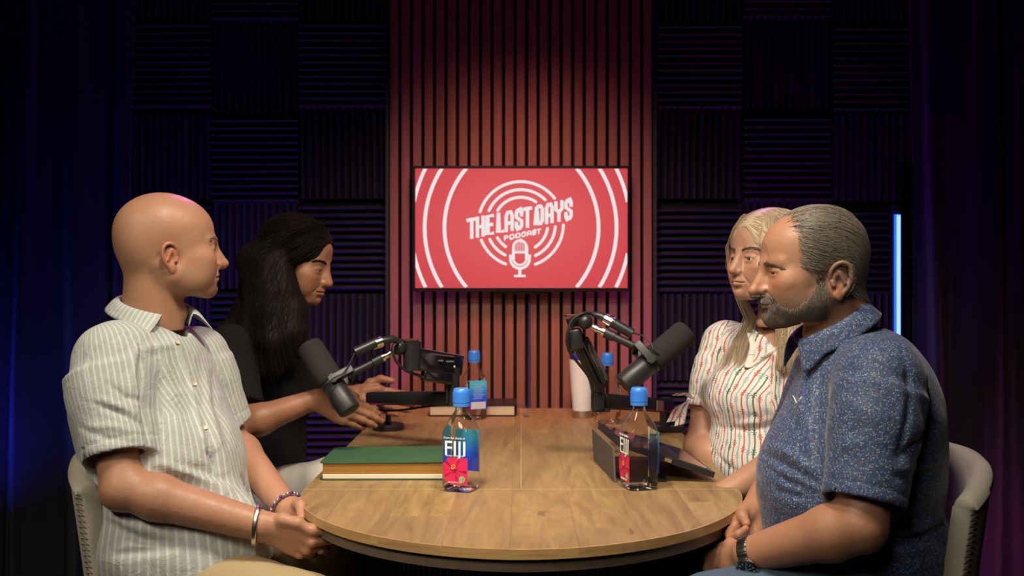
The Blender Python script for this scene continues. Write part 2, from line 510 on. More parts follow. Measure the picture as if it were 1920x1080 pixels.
curtain('curtain', [(-1.33, 3.46), (-1.75, 3.38), (-2.30, 3.15), (-2.44, 2.6), (-2.44, .2)], 'black velvet curtain catching blue light behind the bald man', 5)
curtain('curtain', [(1.345, 3.47), (1.75, 3.38), (2.30, 3.15), (2.44, 2.6), (2.44, .2)], 'black velvet curtain catching purple light behind the bearded man', 9)

# blue LED bar
lb = empty('light_bar', P(1685, 760, 3.42), label='thin upright bar lamp glowing bright blue beside the right curtain', cat='lamp')
MB().box((1.291, 3.455, (P(0, 399, 3.42)[2] + .62) / 2 + .02), (.028, .03, P(0, 399, 3.42)[2] - .60), bevel=.003).build('housing', simple('lamp_housing_black', (.02, .02, .025), .5), lb, world=True)
MB().tube([(1.291, 3.432, .66), (1.291, 3.432, P(0, 402, 3.42)[2])], .0105, 16).build('diffuser_tube', emit('blue_led_diffuser', (30, 90, 255), 2.2), lb, smooth=True, world=True)
MB().box((1.291, 3.4215, (P(0, 402, 3.42)[2] + .66) / 2), (.0125, .004, P(0, 402, 3.42)[2] - .664), bevel=.0018).build('led_core', emit('bright_led_core', (165, 215, 255), 1.25), lb, world=True)
MB().box((1.291, 3.44, .33), (.02, .02, .62)).box((1.291, 3.43, .01), (.16, .12, .02), bevel=.005).build('stand', simple('lamp_housing_black', (.02, .02, .025), .5), lb, world=True)

# ---------------------------------------------------------------- television with the logo slide
tv = empty('television', (0, 3.46, .98), label='wall-mounted flat television showing a red slide with a white podcast logo', cat='television')
DT = 3.405
M_tv = simple('glossy_black_bezel', (.008, .008, .01), .25)
def scr(px, py, d=0.0):
    p = P(px, py, DT - d); return (p[0], p[1], p[2])
a, c = scr(773, 311), scr(1180, 547)
mb = MB()
mb.box(((a[0] + c[0]) / 2, DT + .022, (a[2] + c[2]) / 2), (c[0] - a[0], .036, a[2] - c[2]), bevel=.004)
sa, sc_ = scr(778.5, 316), scr(1176.5, 540)
mb.build('casing', M_tv, tv, smooth=True, world=True)
# bezel rim in front of the panel
rim = MB()
X0, X1, Z0, Z1 = a[0], c[0], c[2], a[2]; x0, x1, z0, z1 = sa[0], sc_[0], sc_[2], sa[2]; yb = DT + .0005
for (cx, cz, w, h) in (((X0 + x0) / 2, (Z0 + Z1) / 2, x0 - X0, Z1 - Z0), ((X1 + x1) / 2, (Z0 + Z1) / 2, X1 - x1, Z1 - Z0),
                       ((x0 + x1) / 2, (Z1 + z1) / 2, x1 - x0, Z1 - z1), ((x0 + x1) / 2, (Z0 + z0) / 2, x1 - x0, z0 - Z0)):
    rim.box((cx, yb, cz), (w, .008, h))
rim.build('bezel', M_tv, tv, world=True)
MB().box((P(977, 548, DT)[0], DT + .02, P(977, 549, DT)[2] + .002), (.175, .03, .012), bevel=.003).build('lower_lip', M_tv, tv, smooth=True, world=True)
b = NB('red_slide_glow')
r = b.n('VectorMath', {'operation': 'LENGTH'}, i0=b.n('VectorMath', {'operation': 'SUBTRACT'}, i0=b.n('TexCoord').outputs['Generated'], i1=(.5, .5, .5)).outputs[0]).outputs['Value']
colr = b.ramp(r, [(0.0, srgb(222, 92, 94)), (.5, srgb(208, 72, 78)), (.75, srgb(200, 62, 70))])
M_red = b.out(Base_Color=(.02, .005, .005, 1), Emission_Color=colr, Emission_Strength=1.0, Roughness=.3)
M_white = emit('white_slide_artwork', (232, 226, 226), 1.0)
MB().add([(x0, DT + .001, z0), (x1, DT + .001, z0), (x1, DT + .001, z1), (x0, DT + .001, z1)], [(0, 1, 2, 3)]).build('screen', M_red, tv, world=True)
def SX(u, v):   # artwork coordinates (crop px) -> photo px
    return (740 + u / 3.856, 290 + v / 3.856)
def art(u, v, lay=0):
    px, py = SX(u, v); px = min(max(px, 779), 1176); py = min(max(py, 316.5), 539.5)
    return scr(px, py, .0008 + .0005 * lay)
def ribbon(mb, pts, w, closed=False, rnd=False):
    n = len(pts); L = []; 
    for i in range(n):
        if closed: p0, p1 = pts[i - 1], pts[(i + 1) % n]
        else: p0, p1 = pts[max(i - 1, 0)], pts[min(i + 1, n - 1)]
        dx, dy = p1[0] - p0[0], p1[1] - p0[1]; q = math.hypot(dx, dy) or 1
        # mitre correction for sharp joins
        k = 1.0
        if (0 < i < n - 1) or closed:
            a1 = math.atan2(pts[i][1] - p0[1], pts[i][0] - p0[0]); a2 = math.atan2(p1[1] - pts[i][1], p1[0] - pts[i][0])
            k = 1 / max(.5, math.cos((a2 - a1) / 2))
        L.append((pts[i], (-dy / q * w / 2 * k, dx / q * w / 2 * k)))
    V = []
    for p, o in L: V += [(p[0] + o[0], p[1] + o[1]), (p[0] - o[0], p[1] - o[1])]
    F = [(2 * i, 2 * i + 1, (2 * i + 3) % (2 * n), (2 * i + 2) % (2 * n)) for i in range(n if closed else n - 1)]
    mb.append((V, F))
    if rnd:
        for p in (pts[0], pts[-1]):
            mb.append(([(p[0] + w / 2 * math.cos(t * .5236), p[1] + w / 2 * math.sin(t * .5236)) for t in range(12)], [tuple(range(12))]))
def arc(cx, cy, R, a0, a1, n=40, sx=1.0):
    return [(cx + sx * R * math.cos(math.radians(a0 + (a1 - a0) * i / n)), cy - R * math.sin(math.radians(a0 + (a1 - a0) * i / n))) for i in range(n + 1)]
def put(name, shapes, mat=None, lay=0):
    m = MB()
    for V, F in shapes: m.add([art(u, v, lay) for u, v in V], F)
    return m.build(name, mat or M_white, tv, world=True)
for name, (R, s) in {'wide': (663, 160), 'mid': (809, 125)}.items():
    for side in (-1, 1):
        sh = []
        xe = {('wide', -1): 360, ('mid', -1): 217, ('wide', 1): 1474, ('mid', 1): 1604}[(name, side)]
        cx = xe - side * R
        h = math.degrees(math.asin(432 / R))
        ribbon(sh, arc(cx, 528, R, (180 if side < 0 else 0) - h, (180 if side < 0 else 0) + h), 27)
        put('slide_ring', sh)
for side in (-1, 1):
    for up in (-1, 1):
        sh = []; R = 965; xc = 912 + side * (912 - 122); cx = xc - side * R
        pts = [(cx + side * math.sqrt(R * R - (y * y)), 528 - up * y) for y in np.linspace(185, 432, 20)]
        ribbon(sh, pts, 26); put('slide_ring', sh)
sh = []
for R, spans in ((308, ((163, 37.5), (202, 249), (-1, -70))), (250, ((157, 45), (206, 243), (-4, -65))), (195, ((149, 56), (210, 236), (-9, -58)))):
    for a0, a1 in spans: ribbon(sh, arc(912, 503, R, a0, a1, 24), 21, rnd=True)
put('slide_sound_waves', sh)
# lettering: strokes in a 0..1 cell, y down
S_ = [(1, .28), (1, .1), (.8, 0), (.2, 0), (0, .1), (0, .36), (1, .64), (1, .9), (.8, 1), (.2, 1), (0, .9), (0, .72)]
GL = {'T': [[(0, 0), (1, 0)], [(.5, 0), (.5, 1)]], 'H': [[(0, 0), (0, 1)], [(1, 0), (1, 1)], [(0, .5), (1, .5)]],
      'E': [[(1, 0), (0, 0), (0, 1), (1, 1)], [(0, .5), (.85, .5)]], 'L': [[(0, 0), (0, 1), (1, 1)]],
      'A': [[(0, 1), (0, .18), (.25, 0), (.75, 0), (1, .18), (1, 1)], [(0, .62), (1, .62)]], 'S': [S_],
      'D': [[(0, 0), (.7, 0), (1, .16), (1, .84), (.7, 1), (0, 1), (0, 0)]], 'Y': [[(0, 0), (0, .38), (.5, .55), (1, .38), (1, 0)], [(.5, .5), (.5, 1)]],
      'P': [[(0, 1), (0, 0), (.8, 0), (1, .12), (1, .45), (.8, .57), (0, .57)]], 'O': [[(.2, 0), (.8, 0), (1, .18), (1, .82), (.8, 1), (.2, 1), (0, .82), (0, .18), (.2, 0)]],
      'C': [[(1, .25), (.8, 0), (.2, 0), (0, .2), (0, .8), (.2, 1), (.8, 1), (1, .75)]]}
def word(cells, topf, h, w):
    sh = []
    for ch, u0, u1 in cells:
        for st in GL[ch]:
            pts = []
            for (x, y) in st:
                u = u0 + w / 2 + x * (u1 - u0 - w); v = topf(u) + w / 2 + y * (h - w)
                pts.append((u, v))
            # extend the free ends by half a stroke so that they end square
            if pts[0] != pts[-1]:
                for e, f in ((0, 1), (-1, -2)):
                    dx, dy = pts[e][0] - pts[f][0], pts[e][1] - pts[f][1]; q = math.hypot(dx, dy)
                    pts[e] = (pts[e][0] + dx / q * w / 2, pts[e][1] + dy / q * w / 2)
            ribbon(sh, pts, w)
    return sh
put('slide_title_lettering', word([('T', 519, 596), ('H', 586, 652), ('E', 658, 718), ('L', 738, 792), ('A', 794, 862), ('S', 868, 930), ('T', 926, 994), ('D', 1014, 1080), ('A', 1086, 1150), ('Y', 1153, 1222), ('S', 1226, 1288)],
                                  lambda u: 464 - .196 * (u - 520), 152, 25))
put('slide_subtitle_lettering', word([('P', 790, 822), ('O', 828, 868), ('D', 874, 910), ('C', 915, 950), ('A', 954, 990), ('S', 994, 1024), ('T', 1026, 1058)], lambda u: 585 - .196 * (u - 790), 38, 10))
sh = []
cap = lambda cx, x, t, bt, r: [(cx + x, bt - r)] + [(cx + x, t + r)] + [(cx + x * math.cos(k), t + r - r * math.sin(k)) for k in np.linspace(0, math.pi, 14)] + [(cx - x, bt - r)] + [(cx - x * math.cos(k), bt - r + r * math.sin(k)) for k in np.linspace(0, math.pi, 14)]
ribbon(sh, cap(906, 48, 620, 798, 48), 17, closed=True)
ribbon(sh, [(858, 706), (954, 706)], 16)
for i in range(6):
    for j in range(5):
        u, v = 873 + i * 13.2, 640 + j * 13
        if j == 0 and i in (0, 5): continue
        sh.append(([(u - 3.6, v - 3.6), (u + 3.6, v - 3.6), (u + 3.6, v + 3.6), (u - 3.6, v + 3.6)], [(0, 1, 2, 3)]))
ribbon(sh, [(837, 722), (837, 745)] + [(906 - 69 * math.cos(k), 752 + 70 * math.sin(k)) for k in np.linspace(0, math.pi, 18)] + [(975, 745), (975, 722)], 20)
ribbon(sh, [(905, 820), (905, 878)], 22); ribbon(sh, [(870, 877), (940, 877)], 17, rnd=True)
put('slide_microphone_icon', sh)
# cable dropping from the set
MB().tube([(P(992, 550, 3.45)[0], 3.462, P(0, 548, 3.45)[2]), (P(992, 0, 3.45)[0] + .002, 3.462, 1.0), (P(993, 0, 3.45)[0], 3.463, .4)], .0035, 8).build('power_cable', simple('painted_reflection_cable', (.05, .03, .16), .4), tv, smooth=True, world=True)  # blue-violet reflection on the cable is put into its base colour

# ---------------------------------------------------------------- table
TW, TY = .469, 2.16
def table_wood(name, edge=False):
    b = NB(name); sep = b.n('SeparateXYZ', i0=b.n('TexCoord').outputs['Object'])
    x, y = sep.outputs[0], sep.outputs[1]
    wv = b.math('ADD', x, b.math('MULTIPLY', b.noise(3.0, b.pos((0, 0, 0)), 0), 0.0))
    pid = b.math('FLOOR', b.math('DIVIDE', b.math('ADD', x, .469 + .02), .1175))
    row = b.math('FLOOR', b.math('ADD', b.math('DIVIDE', y, .78), b.math('MULTIPLY', pid, .37)))
    wn = b.n('TexWhiteNoise', {'noise_dimensions': '2D'}, i0=b.n('CombineXYZ', X=pid, Y=row)); rnd = wn.outputs['Value']
    off = b.n('CombineXYZ', X=b.math('MULTIPLY', rnd, 9.0), Y=b.math('MULTIPLY', rnd, 31.0))
    vec = b.n('VectorMath', {'operation': 'ADD'}, i0=b.n('TexCoord').outputs['Object'], i1=off).outputs[0]
    mp = b.n('Mapping'); b.set(mp.inputs[0], vec); mp.inputs['Scale'].default_value = (26, 3.2, 26) if not edge else (6, 6, 90)
    g = b.noise(1.0, mp.outputs[0], 7, .62, dist=.9)
    mp2 = b.n('Mapping'); b.set(mp2.inputs[0], vec); mp2.inputs['Scale'].default_value = (9, 2.2, 9)
    big = b.noise(1.0, mp2.outputs[0], 3, .5, dist=1.4)
    mp3 = b.n('Mapping'); b.set(mp3.inputs[0], vec); mp3.inputs['Scale'].default_value = (120, 14, 120)
    fine = b.noise(1.0, mp3.outputs[0], 4, .6)
    ring = b.math('FRACT', b.math('MULTIPLY', big, 9.0))
    rl = b.math('POWER', b.math('ABSOLUTE', b.math('SUBTRACT', ring, .5)), 2.5)
    c = b.ramp(g, [(.30, (.14, .080, .028, 1)), (.46, (.29, .182, .066, 1)), (.60, (.39, .258, .100, 1)), (.8, (.47, .328, .140, 1))])
    c = b.mix(b.math('MULTIPLY', rl, 1.6), c, (.20, .11, .05, 1))
    c = b.mix(b.math('MULTIPLY', fine, .35), c, (.27, .165, .085, 1))
    # per plank tone
    c = b.mix(b.math('MULTIPLY', rnd, .52), c, (.27, .16, .085, 1))
    knot = b.n('TexVoronoi', {'feature': 'F1'}, Scale=1.0, Randomness=1.0); mp4 = b.n('Mapping'); b.set(mp4.inputs[0], vec)
    mp4.inputs['Scale'].default_value = (7, 3, 1); b.set(knot.inputs['Vector'], mp4.outputs[0])
    kd = b.math('LESS_THAN', b.math('ADD', knot.outputs['Distance'], b.math('MULTIPLY', fine, .25)), .19)
    c = b.mix(b.math('MULTIPLY', kd, .55), c, (.13, .07, .035, 1))
    fx = b.math('FRACT', b.math('DIVIDE', b.math('ADD', x, .469 + .02), .1175))
    ln = b.math('LESS_THAN', b.math('MINIMUM', fx, b.math('SUBTRACT', 1.0, fx)), .009)
    if edge: c = b.mix(1.0, c, (1.45, 1.4, 1.25, 1), 'MULTIPLY')
    if not edge: c = b.mix(b.math('MULTIPLY', ln, .35), c, (.17, .10, .05, 1))
    rg = b.n('MapRange', i0=fine, i1=0.0, i2=1.0, i3=.40, i4=.56).outputs[0]
    return b.out(Base_Color=c, Roughness=rg, Specular_IOR_Level=.42, Normal=b.bump(b.math('ADD', g, fine), .12, .0006))
M_tw = table_wood('rustic_oak_laminate'); M_te = table_wood('oak_edge_banding', True)
tb = empty('conference_table', (0, 2.5, 0), label='oak-look conference table with rounded near end and black fluted base', cat='table')
def endcurve(R, n=48, e=1.9, y0=TY, dep=.469):
    out = []
    for i in range(n + 1):
        t = math.pi * i / n; cx, s = math.cos(t), math.sin(t)
        out.append((-R * math.copysign(abs(cx) ** (2 / e), cx), y0 - (dep - (TW - R)) * s ** (2 / e)))
    return out
g = .0002
def slab(poly, name, mat=M_tw, z=(.7325, .75)):
    m = MB().prism(poly, *z); return m.build(name, mat, tb, world=True)
slab([(x, y - g) for x, y in endcurve(TW - .0016)], 'end_panel')
YB = 3.445
slab([(-TW + .0016, TY + g), (-g, TY + g), (-g, YB), (-TW + .0016, YB)], 'top_panel')
slab([(g, TY + g), (TW - .0016, TY + g), (TW - .0016, YB), (g, YB)], 'top_panel')
m_ = MB().box((0, TY, .75015), (2 * TW - .004, .0012, .0003)).box((0, (TY + YB) / 2, .75015), (.0012, YB - TY - .002, .0003)); m_.build('seam_strip', simple('pale_joint_line', (.50, .38, .24), .5), tb, world=True)
ring = endcurve(TW) + [(TW, YB), (-TW, YB)]; inn = endcurve(TW - .0015) + [(TW - .0015, YB - .0015), (-TW + .0015, YB - .0015)]
m = MB(); n = len(ring)
V = [(x, y, .7322) for x, y in ring] + [(x, y, .7497) for x, y in ring] + [(x, y, .7502) for x, y in inn] + [(x, y, .7322) for x, y in inn]
F = []
for i in range(n):
    j = (i + 1) % n; F += [(i, j, n + j, n + i), (n + i, n + j, 2 * n + j, 2 * n + i), (2 * n + i, 2 * n + j, 3 * n + j, 3 * n + i)]
m.add(V, F).build('edge_band', M_te, tb, world=True)
m = MB().prism([(x, y) for x, y in endcurve(TW - .010)] + [(TW - .010, YB - .01), (-TW + .010, YB - .01)], .7085, .7318)
m.build('lower_board', simple('dark_brown_board', (.15, .105, .07), .5, var=.4, bscale=30), tb, world=True)
def flutes(r, y0, y1, amp=.0035, pitch=.0135):
    base = []
    for i in range(400):
        t = i / 400; Lh = math.pi * r; Ls = y1 - y0; tot = 2 * Lh + 2 * Ls; s = t * tot
        if s < Lh: a = math.pi + s / r; p = (r * math.cos(a), y0 + r * math.sin(a)); nn = (math.cos(a), math.sin(a))
        elif s < Lh + Ls: p = (r, y0 + s - Lh); nn = (1, 0)
        elif s < 2 * Lh + Ls: a = (s - Lh - Ls) / r; p = (r * math.cos(a), y1 + r * math.sin(a)); nn = (math.cos(a), math.sin(a))
        else: p = (-r, y1 - (s - 2 * Lh - Ls)); nn = (-1, 0)
        base.append((p, nn, s, tot))
    return base
pts = []; r, y0, y1 = .325, TY, 2.98
nfl = int((2 * math.pi * r + 2 * (y1 - y0)) / .0135); tot = 2 * math.pi * r + 2 * (y1 - y0)
for i in range(nfl * 6):
    s = tot * i / (nfl * 6); Lh = math.pi * r; Ls = y1 - y0
    if s < Lh: a = math.pi + s / r; p = (r * math.cos(a), y0 + r * math.sin(a)); nn = (math.cos(a), math.sin(a))
    elif s < Lh + Ls: p = (r, y0 + s - Lh); nn = (1, 0)
    elif s < 2 * Lh + Ls: a = (s - Lh - Ls) / r; p = (r * math.cos(a), y1 + r * math.sin(a)); nn = (math.cos(a), math.sin(a))
    else: p = (-r, y1 - (s - 2 * Lh - Ls)); nn = (-1, 0)
    k = .004 * abs(math.sin(math.pi * i / 6)) ** .6
    pts.append((p[0] + nn[0] * k, p[1] + nn[1] * k))
MB().prism(pts, .012, .708).build('fluted_base', simple('black_fluted_wood', (.014, .012, .013), .45), tb, world=True)
MB().prism([(x * 1.02, TY + (y - TY) * 1.02) for x, y in pts[::6]], 0, .0115).build('plinth', simple('black_plinth', (.01, .01, .01), .5), tb, world=True)

# ---------------------------------------------------------------- chairs
b = NB('cream_faux_suede'); nz = b.noise(14, b.pos(), 5, .6); nf = b.noise(500, b.pos(), 2)
M_chair = b.out(Base_Color=b.mix(nz, (.56, .52, .43, 1), (.40, .365, .29, 1)), Roughness=.8, Sheen_Weight=.2, Normal=b.bump(nf, .25, .0006))
M_leg = simple('black_metal_leg', (.015, .015, .015), .35, metal=.6)
M_thread = simple('brown_stitch_thread', (.16, .11, .07), .8)
def chair(cx, cy, face, label, ztop=.87, r0=.245, r1=.292, a_near=62, a_far=62, wing=.05, lean=0.0):
    """tub chair; face = direction the sitter looks (radians); back shell opposite"""
    t = empty('tub_chair', (cx, cy, 0), face, label, 'chair')
    th = .042; n = 40; m = 18; inner = []; V = []; 
    def pt(a, v, off):
        z = .44 + (zt(a) - .44) * v
        R = (r0 + (r1 - r0) * v ** 1.2) + off
        return (-R * math.cos(a) - lean * v, R * math.sin(a), z)
    zt = lambda a: ztop - wing * (abs(a) / math.radians(62)) ** 2.2
    A = [math.radians(-a_far + (a_near + a_far) * i / n) for i in range(n + 1)]
    sec = 14   # closed section over the shell: outer up, round top, inner down
    def section(a):
        pts = [pt(a, j / m, th / 2) for j in range(m)]
        for k in range(7):
            q = math.pi * k / 6; p = pt(a, 1.0, math.cos(q) * th / 2); pts.append((p[0], p[1], p[2] - .02 + math.sin(q) * .022))
        pts += [pt(a, j / m, -th / 2) for j in range(m - 1, -1, -1)]
        return pts
    secs = [section(a) for a in A]; k = len(secs[0]); V = [p for s_ in secs for p in s_]
    F = [(i * k + j, (i + 1) * k + j, (i + 1) * k + (j + 1) % k, i * k + (j + 1) % k) for i in range(n) for j in range(k)]
    # rounded end rims
    for e, base, sg in ((0, 0, -1), (n, n * k, 1)):
        a = A[e]; prev = base
        for sh_, ox in ((.10, .0065), (.32, .0100)):
            c_ = len(V)
            for j in range(k):
                p = secs[e][j]; v_ = (j / m) if j < m else (.955 if j < m + 7 else (k - 1 - j) / m); mx = pt(a, min(v_, .955), 0)
                tx = (math.sin(a) * sg * ox, math.cos(a) * sg * ox, 0)
                V.append(tuple(p[x] * (1 - sh_) + mx[x] * sh_ + tx[x] for x in range(3)))
            for j in range(k):
                f = (prev + j, prev + (j + 1) % k, c_ + (j + 1) % k, c_ + j); F.append(f if sg > 0 else f[::-1])
            prev = c_
        for j in range(k // 2):
            f = (prev + j, prev + j + 1, prev + k - 2 - j, prev + k - 1 - j)
            if len(set(f)) == 4: F.append(f if sg > 0 else f[::-1])
            elif len(set(f)) == 3: f = tuple(dict.fromkeys(f)); F.append(f if sg > 0 else f[::-1])
    o = mesh_np('back_shell', V, F, M_chair, t)
    o.data.set_sharp_from_angle(angle=math.radians(70))
    # zigzag stitching along each end rim
    for e, sg in ((0, -1), (n, 1)):
        a = A[e] ; pts = []
        for j in range(64):
            v = .02 + .93 * j / 63; off = th / 2 + .0030 if j % 2 else th / 2 - .0035
            a2 = a + sg * (.036 if j % 2 == 0 else -.028)
            pts.append(pt(a2, v, off))
        MB().tube(pts, .0012, 5).build('edge_stitching', M_thread, t, smooth=True)
    m_ = MB(); prof = []
    m_.lathe([(.02, .40), (.22, .40), (.245, .415), (.245, .455), (.225, .475), (.02, .48)], 40, sq=None)
    s_ = m_.build('seat', M_chair, t, smooth=True)
    for sx in (-1, 1):
        for sy in (-1, 1):
            MB().tube([(sx * .14, sy * .14, .40), (sx * .21, sy * .21, .0)], [.014, .010], 12).build('leg', M_leg, t, smooth=True)
    return t
# ---------------------------------------------------------------- microphones
M_mic = simple('matt_dark_grey_metal', (.034, .034, .036), .42, metal=.4, bump=.1, bscale=900)
M_foamb = simple('black_foam_windscreen', (.030, .028, .027), .95, bump=.9, bscale=1500, spec=.2)
M_blk = simple('satin_black_plastic', (.016, .016, .018), .38)
M_gloss = simple('glossy_black_arm', (.010, .010, .014), .12, coat=.5)
M_chrome = simple('chrome_connector', (.75, .72, .66), .22, metal=1.0)
M_copper = simple('copper_topped_knob', (.55, .33, .14), .3, metal=1.0)
M_cable = simple('black_rubber_cable', (.014, .014, .014), .5)
def axisR(a, b_):
    d = Vector(b_) - Vector(a); return d.to_track_quat('Z', 'Y').to_matrix(), d.length
def mic(tail, tip, pivot_to, label, side):
    """tail/tip: ends of the microphone, pivot_to: where the mounting tube goes"""
    a, c = Vector(tail), Vector(tip); R, L = axisR(a, c); d = (c - a).normalized()
    t = empty('microphone', tuple(a + d * L * .43), label=label, cat='microphone')
    body = MB().lathe([(.0, .0), (.020, .0), (.0255, .002), (.027, .006), (.027, L * .40), (.0255, L * .41), (.0255, L * .47), (.001, L * .47)], 40, a, R)
    body.build('body', M_mic, t, smooth=True, world=True)
    MB().lathe([(.0275, L * .395), (.0290, L * .40), (.0290, L * .43), (.0275, L * .435)], 40, a, R).build('collar_ring', M_blk, t, smooth=True, world=True)
    MB().lathe([(.001, L * .44), (.029, L * .44), (.0315, L * .46), (.0322, L * .50), (.0322, L * .93), (.0300, L * .975), (.024, L * .995), (.0, L)], 40, a, R).build('windscreen', M_foamb, t, smooth=True, world=True)
    # yoke: a U of flat bar round the body, pivoted at both sides
    pv = a + d * L * .41; out = (Vector(pivot_to) - pv); out = (out - d * out.dot(d)).normalized(); sd = d.cross(out).normalized()
    y = MB(); Rm = Matrix((sd, out, d)).transposed()
    for s in (-1, 1):
        y.tube([pv + sd * s * .031, pv + sd * s * .038], .011, 20)
        y.box(tuple(pv + sd * s * .036 + out * .020), (.005, .062, .020), Rm, .002)
    y.box(tuple(pv + out * .050), (.077, .006, .020), Rm, .002)
    y.build('yoke', M_mic, t, smooth=True, world=True)
    k0 = pv + out * .050; k1 = Vector(pivot_to); dd = (k1 - k0)
    MB().tube([k0, k0 + dd * .55], .0095, 20).tube([k0 + dd * .50, k0 + dd * .72], .0125, 20).build('mounting_tube', M_mic, t, smooth=True, world=True)
    MB().tube([k0 + dd * .72, k0 + dd * .78, k0 + dd * .79, k0 + dd * .88, k0 + dd * .89, k1], [.011, .011, .0075, .0075, .0095, .0085], 20).build('threaded_adapter', M_chrome, t, smooth=True, world=True)
    return t, pv, d, out, sd
# left microphone in front of the dark-haired woman
Dm = 2.40
ml, pv, d, out, sd = mic(P(657, 772, Dm - .03), P(577, 645, Dm + .03), P(737, 660, Dm + .06), 'broadcast microphone with black foam screen, pointing up at the dark-haired woman', -1)
MB().tube([P(665, 661, 2.40), P(704, 643, 2.42)], .0125, 20).tube([P(715, 640, 2.43), P(738, 635, 2.44), P(749, 640, 2.45)], [.0105, .009, .006], 16).build('cable_plug', M_blk, ml, smooth=True, world=True)
MB().tube([P(697, 647, 2.42), P(716, 640, 2.43)], .0135, 20).box(tuple(P(706, 636, 2.42)), (.008, .008, .008)).build('plug_ring', M_chrome, ml, smooth=True, world=True)
def curve_pts(ctrl, n=40):
    c = [np.array(p) for p in ctrl]; c = [2 * c[0] - c[1]] + c + [2 * c[-1] - c[-2]]; out = []
    seg = len(c) - 3
    for i in range(seg):
        p0, p1, p2, p3 = c[i:i + 4]
        for j in range(n // seg + 1):
            t = j / (n // seg + 1)
            out.append(.5 * ((2 * p1) + (-p0 + p2) * t + (2 * p0 - 5 * p1 + 4 * p2 - p3) * t ** 2 + (-p0 + 3 * p1 - 3 * p2 + p3) * t ** 3))
    out.append(c[-2]); return out
MB().tube(curve_pts([P(665, 662, 2.39), P(655, 683, 2.38), P(643, 700, 2.36), P(622, 712, 2.345), P(615, 735, 2.35), P(626, 765, 2.36), P(645, 774, 2.38)]), .0019, 8).build('thin_cable', M_cable, ml, smooth=True, world=True)

def arm_common(t): pass
# left arm (stands on the table's left edge)
la = empty('microphone_stand', tuple(P(722, 797, 3.0)), label='low black microphone stand arm crossing the table at left behind the green book', cat='microphone stand')
zb = .7505
bx = -.395
MB().lathe([(.0, 0), (.045, 0), (.047, .003), (.047, .014), (.044, .017), (.0, .017)], 40, (bx, 2.98, zb)).build('base_disc', M_blk, la, smooth=True, world=True)
e0 = P(691, 747, 2.80); e1 = P(848, 746, 2.62)
MB().tube([(bx, 2.98, zb + .016), (bx, 2.98, .80), (e0[0] + .02, e0[1] + .01, e0[2] - .012)], [.009, .008, .008], 20).build('post', M_blk, la, smooth=True, world=True)
def bar(mb_, p, q, w, h, bev=.006, up=(0, 0, 1)):
    p, q = Vector(p), Vector(q); X = (q - p).normalized(); Y = Vector(up).cross(X).normalized(); Z = X.cross(Y)
    R = Matrix((X, Y, Z)).transposed(); mb_.box(tuple((p + q) / 2), ((q - p).length, w, h), R, bev); return mb_
bar(MB(), e0, e1, .034, .036, .009).build('lower_arm', M_blk, la, smooth=True, world=True)
j0 = P(850, 715, 2.62)
m = MB().tube([P(849, 759, 2.62), P(849, 690, 2.62)], .018, 24).tube([P(838, 756, 2.60), P(838, 722, 2.60)], .004, 10); m.build('elbow_post', M_blk, la, smooth=True, world=True)
u0, u1 = P(864, 686, 2.64), P(779, 673, 2.50)
up_l = MB(); bar(up_l, u0, u1, .022, .056, .006)
bar(up_l, P(845, 711, 2.60), P(792, 703, 2.52), .020, .030, .006); up_l.build('upper_arm', M_gloss, la, smooth=True, world=True)
bar(MB(), P(852, 668, 2.61) - np.array([0, .013, 0]), P(786, 660, 2.51) - np.array([0, .013, 0]), .002, .004, .001).build('arm_trim_line', simple('pinkish_brushed_trim', (.35, .22, .28), .3, metal=.8), la, world=True)
m = MB(); 
for s in (0, 1):
    p = P(824 + s * 20, 676 + s * 1.5, 2.555); m.box((p[0], p[1] - .002, p[2]), (.020, .001, .004))
m.build('arm_marking', simple('dim_grey_print', (.09, .09, .10), .5), la, world=True)
MB().lathe([(0, 0), (.003, 0), (.003, .004), (0, .005)], 12, tuple(P(853, 687, 2.60) - np.array([0, .01, 0])), Matrix.Rotation(math.pi / 2, 3, 'X')).build('screw', M_chrome, la, smooth=True, world=True)
MB().tube([P(772, 694, 2.49), P(772, 640, 2.49)], [.021, .023], 24).box(tuple(P(764, 648, 2.49)), (.030, .030, .026), None, .005).build('end_joint', M_blk, la, smooth=True, world=True)
MB().tube([P(768, 639, 2.49), P(768, 636, 2.49)], .023, 24).build('knob_top', M_copper, la, smooth=True, world=True)
MB().lathe([(.0, -.019), (.009, -.017), (.016, -.010), (.019, 0), (.016, .010), (.009, .017), (0, .019)], 24, tuple(P(748, 652, 2.475))).build('ball_joint', M_blk, la, smooth=True, world=True)
MB().tube(curve_pts([P(748, 640, 2.45), P(738, 650, 2.44), P(740, 672, 2.44), P(760, 694, 2.46), P(785, 704, 2.50), P(800, 712, 2.53)]), .0036, 10).build('cable', M_cable, la, smooth=True, world=True)
MB().tube(curve_pts([P(690, 762, 2.80), P(720, 770, 2.80), P(760, 768, 2.74), P(800, 762, 2.70), P(838, 758, 2.64)]), .003, 10).build('cable', M_cable, la, smooth=True, world=True)

